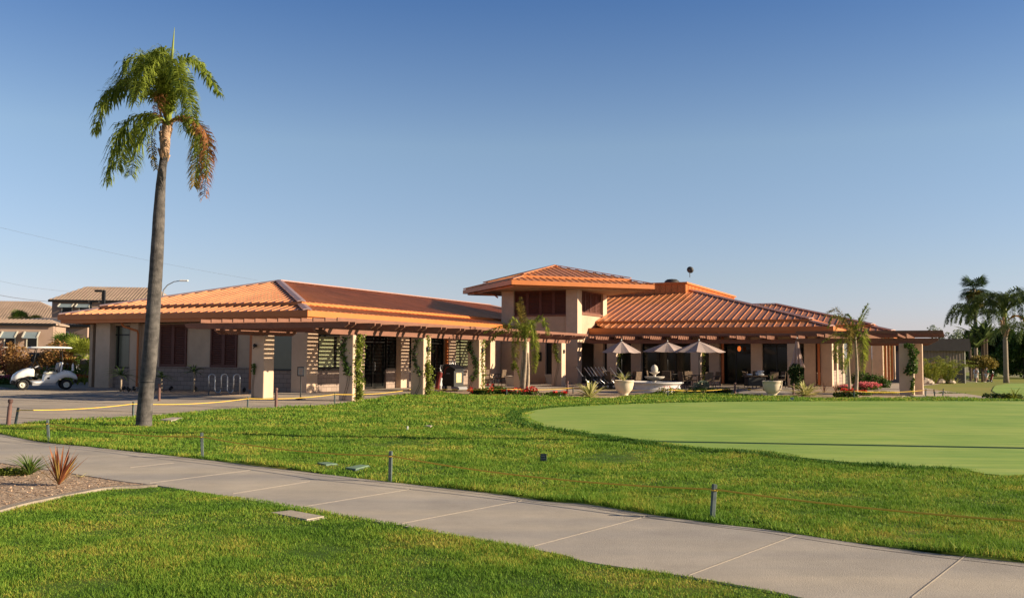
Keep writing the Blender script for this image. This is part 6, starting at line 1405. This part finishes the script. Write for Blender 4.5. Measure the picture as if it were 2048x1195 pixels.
b = ar(1896, 84); t = thing('shed', 'low taupe board shed with a dark flat fronted roof on the right', 'shed', b, radians(1)); z0 = b[2]
zt = D(1896, 677, 84)[2] - z0; ze = D(1896, 701, 84)[2] - z0
sd2 = MB().box(-3.6, 1.42, 0, 5, -.1, ze).build('wall', M['siding'], t); mb = MB()
for k in range(18): mb.box(-3.5 + .28 * k, -3.47 + .28 * k, -.03, 0, 0, ze)
mb.build('batten', M['siding'], sd2)
mb = MB(); mb.add([(-4.2, -.5, ze - .02), (1.75, -.5, ze - .02), (1.75, -.35, zt), (-4.2, -.35, zt), (-4.2, 5.5, ze - .02), (1.75, 5.5, ze - .02), (1.75, 5.3, zt), (-4.2, 5.3, zt)], [(0, 1, 2, 3), (5, 4, 7, 6), (1, 5, 6, 2), (4, 0, 3, 7), (3, 2, 6, 7), (4, 5, 1, 0)]); mb.build('roof', M['asphalt_roof'], t)
MB().box(.3, 1.35, -.05, -.01, 0, 1.35).build('door', M['bronze'], t); MB().box(1.42, 1.5, -.05, .1, 0, ze).build('corner_board', M['cream'], t)

def tree(name, lb, px, dist, blobs, n, size, m='leaf_dark', trunk=1.2, r0=.15, group=None, n2=0, m2=None):
    dist *= SC_; b = ar(px, dist); t = thing(name, lb, 'tree', b, 0, group); t.scale = (SC_,) * 3
    top = np.mean([c for c, r in blobs], axis=0); tk = MB(); tk.tube([(0, 0, -.1), (.03, 0, trunk * .6), (top[0] * .3, top[1] * .3, max(trunk, top[2] * .75))], [r0, r0 * .8, r0 * .5], 8)
    for c, r in blobs[:8]: tk.tube([(0, 0, trunk * .6), (c[0] * .5, c[1] * .5, (trunk + c[2]) / 2), c], [r0 * .45, r0 * .3, r0 * .1], 5)
    tk.build('trunk', M['bark'], t, True); leafcloud(MB(), n, blobs, size).build('crown', M[m], t)
    if n2: leafcloud(MB(), n2, [((c[0] + .25 * (r if np.isscalar(r) else r[0]), c[1], c[2] + .2 * (r if np.isscalar(r) else r[2])), r) for c, r in blobs], size).build('sunward_leaves', M[m2], t)  # lighter leaves shifted up and sunward put sunlight into the crown colour
    return t
SC_ = 1.28
def rb(n, W_, Dp, z0, z1, r0, r1): return [((rng.uniform(-W_, W_), rng.uniform(-Dp, Dp), rng.uniform(z0, z1)), rng.uniform(r0, r1)) for _ in range(n)]
TG = 'dense trees on the right'
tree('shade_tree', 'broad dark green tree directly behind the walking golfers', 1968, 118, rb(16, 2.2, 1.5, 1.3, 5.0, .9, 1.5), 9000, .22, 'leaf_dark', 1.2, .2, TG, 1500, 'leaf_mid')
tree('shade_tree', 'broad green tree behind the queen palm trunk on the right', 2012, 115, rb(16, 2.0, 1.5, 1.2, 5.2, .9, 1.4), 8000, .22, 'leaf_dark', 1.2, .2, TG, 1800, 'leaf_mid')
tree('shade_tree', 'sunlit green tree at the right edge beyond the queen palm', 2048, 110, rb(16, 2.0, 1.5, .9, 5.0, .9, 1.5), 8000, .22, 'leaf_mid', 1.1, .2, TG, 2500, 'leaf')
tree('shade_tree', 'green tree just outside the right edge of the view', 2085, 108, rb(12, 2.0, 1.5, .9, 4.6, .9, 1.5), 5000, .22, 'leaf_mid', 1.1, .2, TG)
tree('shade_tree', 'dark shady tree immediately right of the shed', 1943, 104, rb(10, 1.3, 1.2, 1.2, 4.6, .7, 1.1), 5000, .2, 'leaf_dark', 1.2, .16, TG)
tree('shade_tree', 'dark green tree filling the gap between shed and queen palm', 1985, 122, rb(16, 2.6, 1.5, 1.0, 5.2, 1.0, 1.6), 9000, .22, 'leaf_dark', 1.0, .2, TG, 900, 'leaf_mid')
tree('airy_tree', 'thin leafed airy tree showing above the shed roof', 1905, 112, rb(14, 2.6, 1.2, 4.4, 5.8, .35, .7), 1100, .16, 'bluegreen', 3.0, .12)
tree('round_tree', 'small rounded olive green tree between the two golfers', 1963, 94, [((0, 0, 2.0), (1.25, .8, .6)), ((.6, 0, 1.7), (1.0, .7, .5)), ((-.6, 0, 1.75), (.8, .7, .5))], 2600, .15, 'palm_old', 1.3, .12)
b = ar(2011, 96); queen('palm_tree', 'tall queen palm with an orange flower stalk on the right side', b, D(2011, 655, 96)[2] - b[2], .24, 22, 5.2, .85, 2, 'palm_far', (-.0, 0), .07, 64, 'tall palms on the right', 'trunk_far', .3, (.6, 1.42))
q = bpy.data.objects['palm_tree']; pq = [o for o in bpy.data.objects if o.get('label', '').startswith('tall queen palm with an orange')][0]
mb = MB(); zb = D(2011, 645, 96)[2] - b[2]
for k in range(30): a = rng.uniform(-.3, .5); mb.tube([(0.1, -.2, zb + .2), (.8 + .3 * rng.random(), -.4 + a, zb + .75), (1.5 + .3 * rng.random(), -.5 + a, zb + .5), (1.75 + .3 * rng.random(), -.5 + a, zb - .1 - rng.random() * .5)], .02, 3)
mb.build('flower_stalk', M['flowerstalk'], pq)
mb = MB()
for k in range(18): a = k * 1.3; z_ = zb - rng.uniform(-.3, 1.6); mb.beam((.22 * cos(a), .22 * sin(a), z_ - .4), (.42 * cos(a), .42 * sin(a), z_ + .35), .18, .08)
mb.build('leaf_bases', M['boot'], pq)
b = ar(1952, 128); queen('palm_tree', 'queen palm with long arching fronds left of the tallest fan palm', b, D(1956, 655, 128)[2] - b[2], .22, 18, 4.7, .8, 3, 'palm_far', (0, 0), .07, 60, 'tall palms on the right', upr=(.5, 1.3))
b = ar(1951, 125); fanpalm('fan_palm', 'tall fan palm with a brown dead skirt rising highest on the right', b, D(1952, 578, 125)[2] - b[2], .2, 2.3, 34, 'tall palms on the right', 'leaf_dark', 22)
b = ar(2062, 88); queen('palm_tree', 'queen palm outside the right edge with one frond reaching into view', b, D(2062, 690, 88)[2] - b[2], .3, 14, 3.4, .7, 4, 'palm_far', (0, 0), .05, 36, 'tall palms on the right')
b = ar(1957, 123); t = thing('banana_plant', 'broad leaved giant bird of paradise clump beside the queen palms', 'plant', b); mb = MB(); hz = D(1957, 668, 123)[2] - b[2]
for k in range(8): rosette(mb, 9, 2.8, .65, up=(.5, 1.4), arch=.35, seg=5, c=(rng.uniform(-2.2, 2.2), rng.uniform(-.6, .6), hz - rng.uniform(.2, 2.)))
mb.build('leaves', M['palm_far'], t); mb = MB()
for k in range(6): x = rng.uniform(-1.3, 1.3); mb.tube([(x, 0, 0), (x * 1.05, 0, hz)], .16, 7)
mb.build('stems', M['bark'], t)
PG = 'feathery shrubs beside the shed'
def feather(lb, px, dist, H_, n, m, leafl=.35):
    b = ar(px, dist); t = thing('feathery_palm_shrub', lb, 'shrub', b, 0, PG); mb = MB()
    for k in range(n):
        a = k * 2.4; el = rng.uniform(.75, 1.45); L = H_ * rng.uniform(.8, 1.25); d = np.array([cos(a), sin(a), 0]); c0 = np.array([.25 * cos(a), .25 * sin(a), 0])
        frond(mb, [c0, c0 + d * L * .25 * cos(el) + (0, 0, L * .45 * sin(el)), c0 + d * L * .6 * cos(el) + (0, 0, L * .75 * sin(el)), c0 + d * L * (cos(el) + .15) + (0, 0, L * .72 * sin(el))], leafl, 26, .045, .4, 1, .4, mb, .02)
    mb.build('fronds', M[m], t); return t
feather('bright feathery palm shrub right beside the tall right column', 1862, 74, 2.2, 20, 'leaf_lime'); feather('yellow green arching palm shrub in front of the shed door', 1895, 76, 2.4, 22, 'leaf_lime'); feather('olive palm shrub between the other two by the shed', 1880, 78, 1.9, 18, 'palm_old')
feather('dark feathery palm shrub half behind the tall right column', 1850, 79, 2.0, 16, 'leaf')
b = ar(1911, 80); t = thing('agave', 'small pale agave at the foot of the shed', 'agave', b); rosette(MB(), 20, .7, .06, up=(.2, 1.3), arch=.3).build('leaves', M['agave'], t)
for i, (px, py, s) in enumerate(((1849, 754, .5), (1856, 757, .35), (1878, 762, .45), (1899, 762, .4))):
    b = ar(px, 66 if i < 2 else 76); t = thing('boulder', ('largest pale boulder, left one of the four by the path', 'pale boulder leaning on the largest one', 'pale boulder under the feathery shrubs', 'rightmost pale boulder below the shed wall')[i], 'boulder', b, 0, 'pale boulders beside the path'); mb = MB(); n = 9; V = []
    prof = [(.6, 0), (1, .25), (.85, .6), (.4, .85), (.02, .9)]
    mb.lathe([(r * s * 1.1, z * s) for r, z in prof], n); V = mb.V[0]; V += rng.normal(0, .07 * s, V.shape); mb.build('rock', M['rock'], t)
b = ar(2046, 33.5); t = thing('agave', 'yellow green agave at the right edge beyond the putting green', 'agave', G(2044, 799) * [1, 1, 0] + [0, .6, 0]); rosette(MB(), 34, .62, .05, up=(.1, 1.35), arch=.4).build('leaves', M['leaf_lime'], t)
shrub('low_hedge', 'low dark hedge left of the yellow agave at the right edge', 'shrub', 2015, 798, [((x, .5, .1), (.32, .2, .13)) for x in (-.5, -.1, .3, .6)], 1100, .06, 'leaf_dark')
shrub('low_hedge', 'low green ground cover on the bank beside the far path', 'shrub', 1900, 787, [((x, 0, .0), (.5, .4, .10)) for x in (-.4, .3)], 500, .07, 'leaf', z=-.02)

# ------------------------------------------------------------------ two golfers far away on the right
def person(lb, px, dist, face, shirt, hatm, stride=.22, bag=False, s=1.0):
    b = ar(px, dist); t = thing('person', lb, 'person', b, face)
    J = {'pel': (0, 0, .93, .15), 'chest': (.02, 0, 1.25, .165), 'neck': (.04, 0, 1.47, .065), 'head': (.07, 0, 1.60, .10), 'crown': (.07, 0, 1.70, .075),
         'hl': (0, .10, .88, .10), 'kl': (stride * .7, .11, .48, .065), 'al': (stride, .11, .08, .045), 'tl': (stride + .18, .12, .03, .04),
         'hr': (0, -.10, .88, .10), 'kr': (-stride * .3, -.11, .48, .065), 'ar': (-stride * 1.2, -.11, .10, .045), 'tr': (-stride * 1.2 + .16, -.12, .03, .04),
         'sl': (.02, .19, 1.38, .065), 'el': (-.08, .25, 1.10, .045), 'wl': (.08, .25, .88, .032), 'fl': (.12, .25, .80, .03),
         'sr': (.02, -.19, 1.38, .065), 'er': (.05, -.26, 1.10, .045), 'wr': (.22, -.24, .92, .032), 'fr': (.28, -.23, .86, .03)}
    E = [('pel', 'chest'), ('chest', 'neck'), ('neck', 'head'), ('head', 'crown'), ('pel', 'hl'), ('hl', 'kl'), ('kl', 'al'), ('al', 'tl'), ('pel', 'hr'), ('hr', 'kr'), ('kr', 'ar'), ('ar', 'tr'), ('chest', 'sl'), ('sl', 'el'), ('el', 'wl'), ('wl', 'fl'), ('chest', 'sr'), ('sr', 'er'), ('er', 'wr'), ('wr', 'fr')]
    def skin(names, edges, name, m, grow=0, par=None):
        me = bpy.data.meshes.new(name); ix = {k: i for i, k in enumerate(names)}; me.from_pydata([J[k][:3] for k in names], [(ix[a], ix[b_]) for a, b_ in edges], []); o = bpy.data.objects.new(name, me); C.objects.link(o); o.parent = par or t
        md = o.modifiers.new('skin', 'SKIN'); md.use_smooth_shade = True
        for i, k in enumerate(names): me.skin_vertices[0].data[i].radius = (J[k][3] + grow,) * 2; me.skin_vertices[0].data[i].use_root = i == 0
        sb = o.modifiers.new('sub', 'SUBSURF'); sb.levels = sb.render_levels = 2; me.materials.append(M[m]); return o
    skin(list(J), E, 'body', 'skin')
    skin(['pel', 'chest', 'sl', 'el', 'sr', 'er'], [('pel', 'chest'), ('chest', 'sl'), ('sl', 'el'), ('chest', 'sr'), ('sr', 'er')], 'shirt', shirt, .03)
    skin(['pel', 'hl', 'kl', 'hr', 'kr'], [('pel', 'hl'), ('hl', 'kl'), ('pel', 'hr'), ('hr', 'kr')], 'shorts', 'shorts', .028)
    for sg, an in (('l', 'al'), ('r', 'ar')): a = J[an]; MB().bbox((a[0] + .06, a[1], .04), (.27, .10, .08), .03).build('shoe', M['white'], t, True)
    MB().lathe([(.108, -.01), (.108, .05), (.07, .115), (.001, .13)], 14, (.065, 0, 1.62)).build('hair' if hatm == 'hair' else 'cap', M[hatm], t, True)
    MB().bbox((.175, 0, 1.59), (.03, .025, .04), .01).build('nose', M['skin'], t, True)
    if hatm != 'hair': MB().bbox((.19, 0, 1.635), (.12, .14, .012), .005).build('cap_brim', M[hatm], t)
    for yy in (-.255, .25):
        x0, z0_ = (.28, .86) if yy < 0 else (.12, .80)
        for k in range(4): MB().tube([(x0, yy - .02 + .014 * k, z0_), (x0 + .025, yy - .02 + .014 * k, z0_ - .035), (x0 + .02, yy - .02 + .014 * k, z0_ - .065)], .007, 5).build('finger', M['skin'], t, True)
    t.scale = (s,) * 3; return t
person('person in white shirt and pale shorts walking beside the shed with arm bent', 1951, 111, radians(215), 'shirt_white', 'hair', .22)
person('person in dark green shirt and pale shorts walking right of the one in white', 1972.5, 113, radians(190), 'shirt_green', 'black', .25)
b = ar(1981, 112); o = dup(tr0); o.location = b; o.rotation_euler = (0, 0, radians(200)); o['label'] = 'golf pull cart pushed by the far golfer in green'; o['group'] = 'golf pull carts of the far golfers'
gbf = dup(gb); gbf.location = (b[0] - .1, b[1], b[2] + .15); gbf.rotation_euler = (radians(20), 0, .5); gbf['label'] = 'golf bag standing on the pull cart of the far golfer in green'; gbf['group'] = 'golf pull carts of the far golfers'
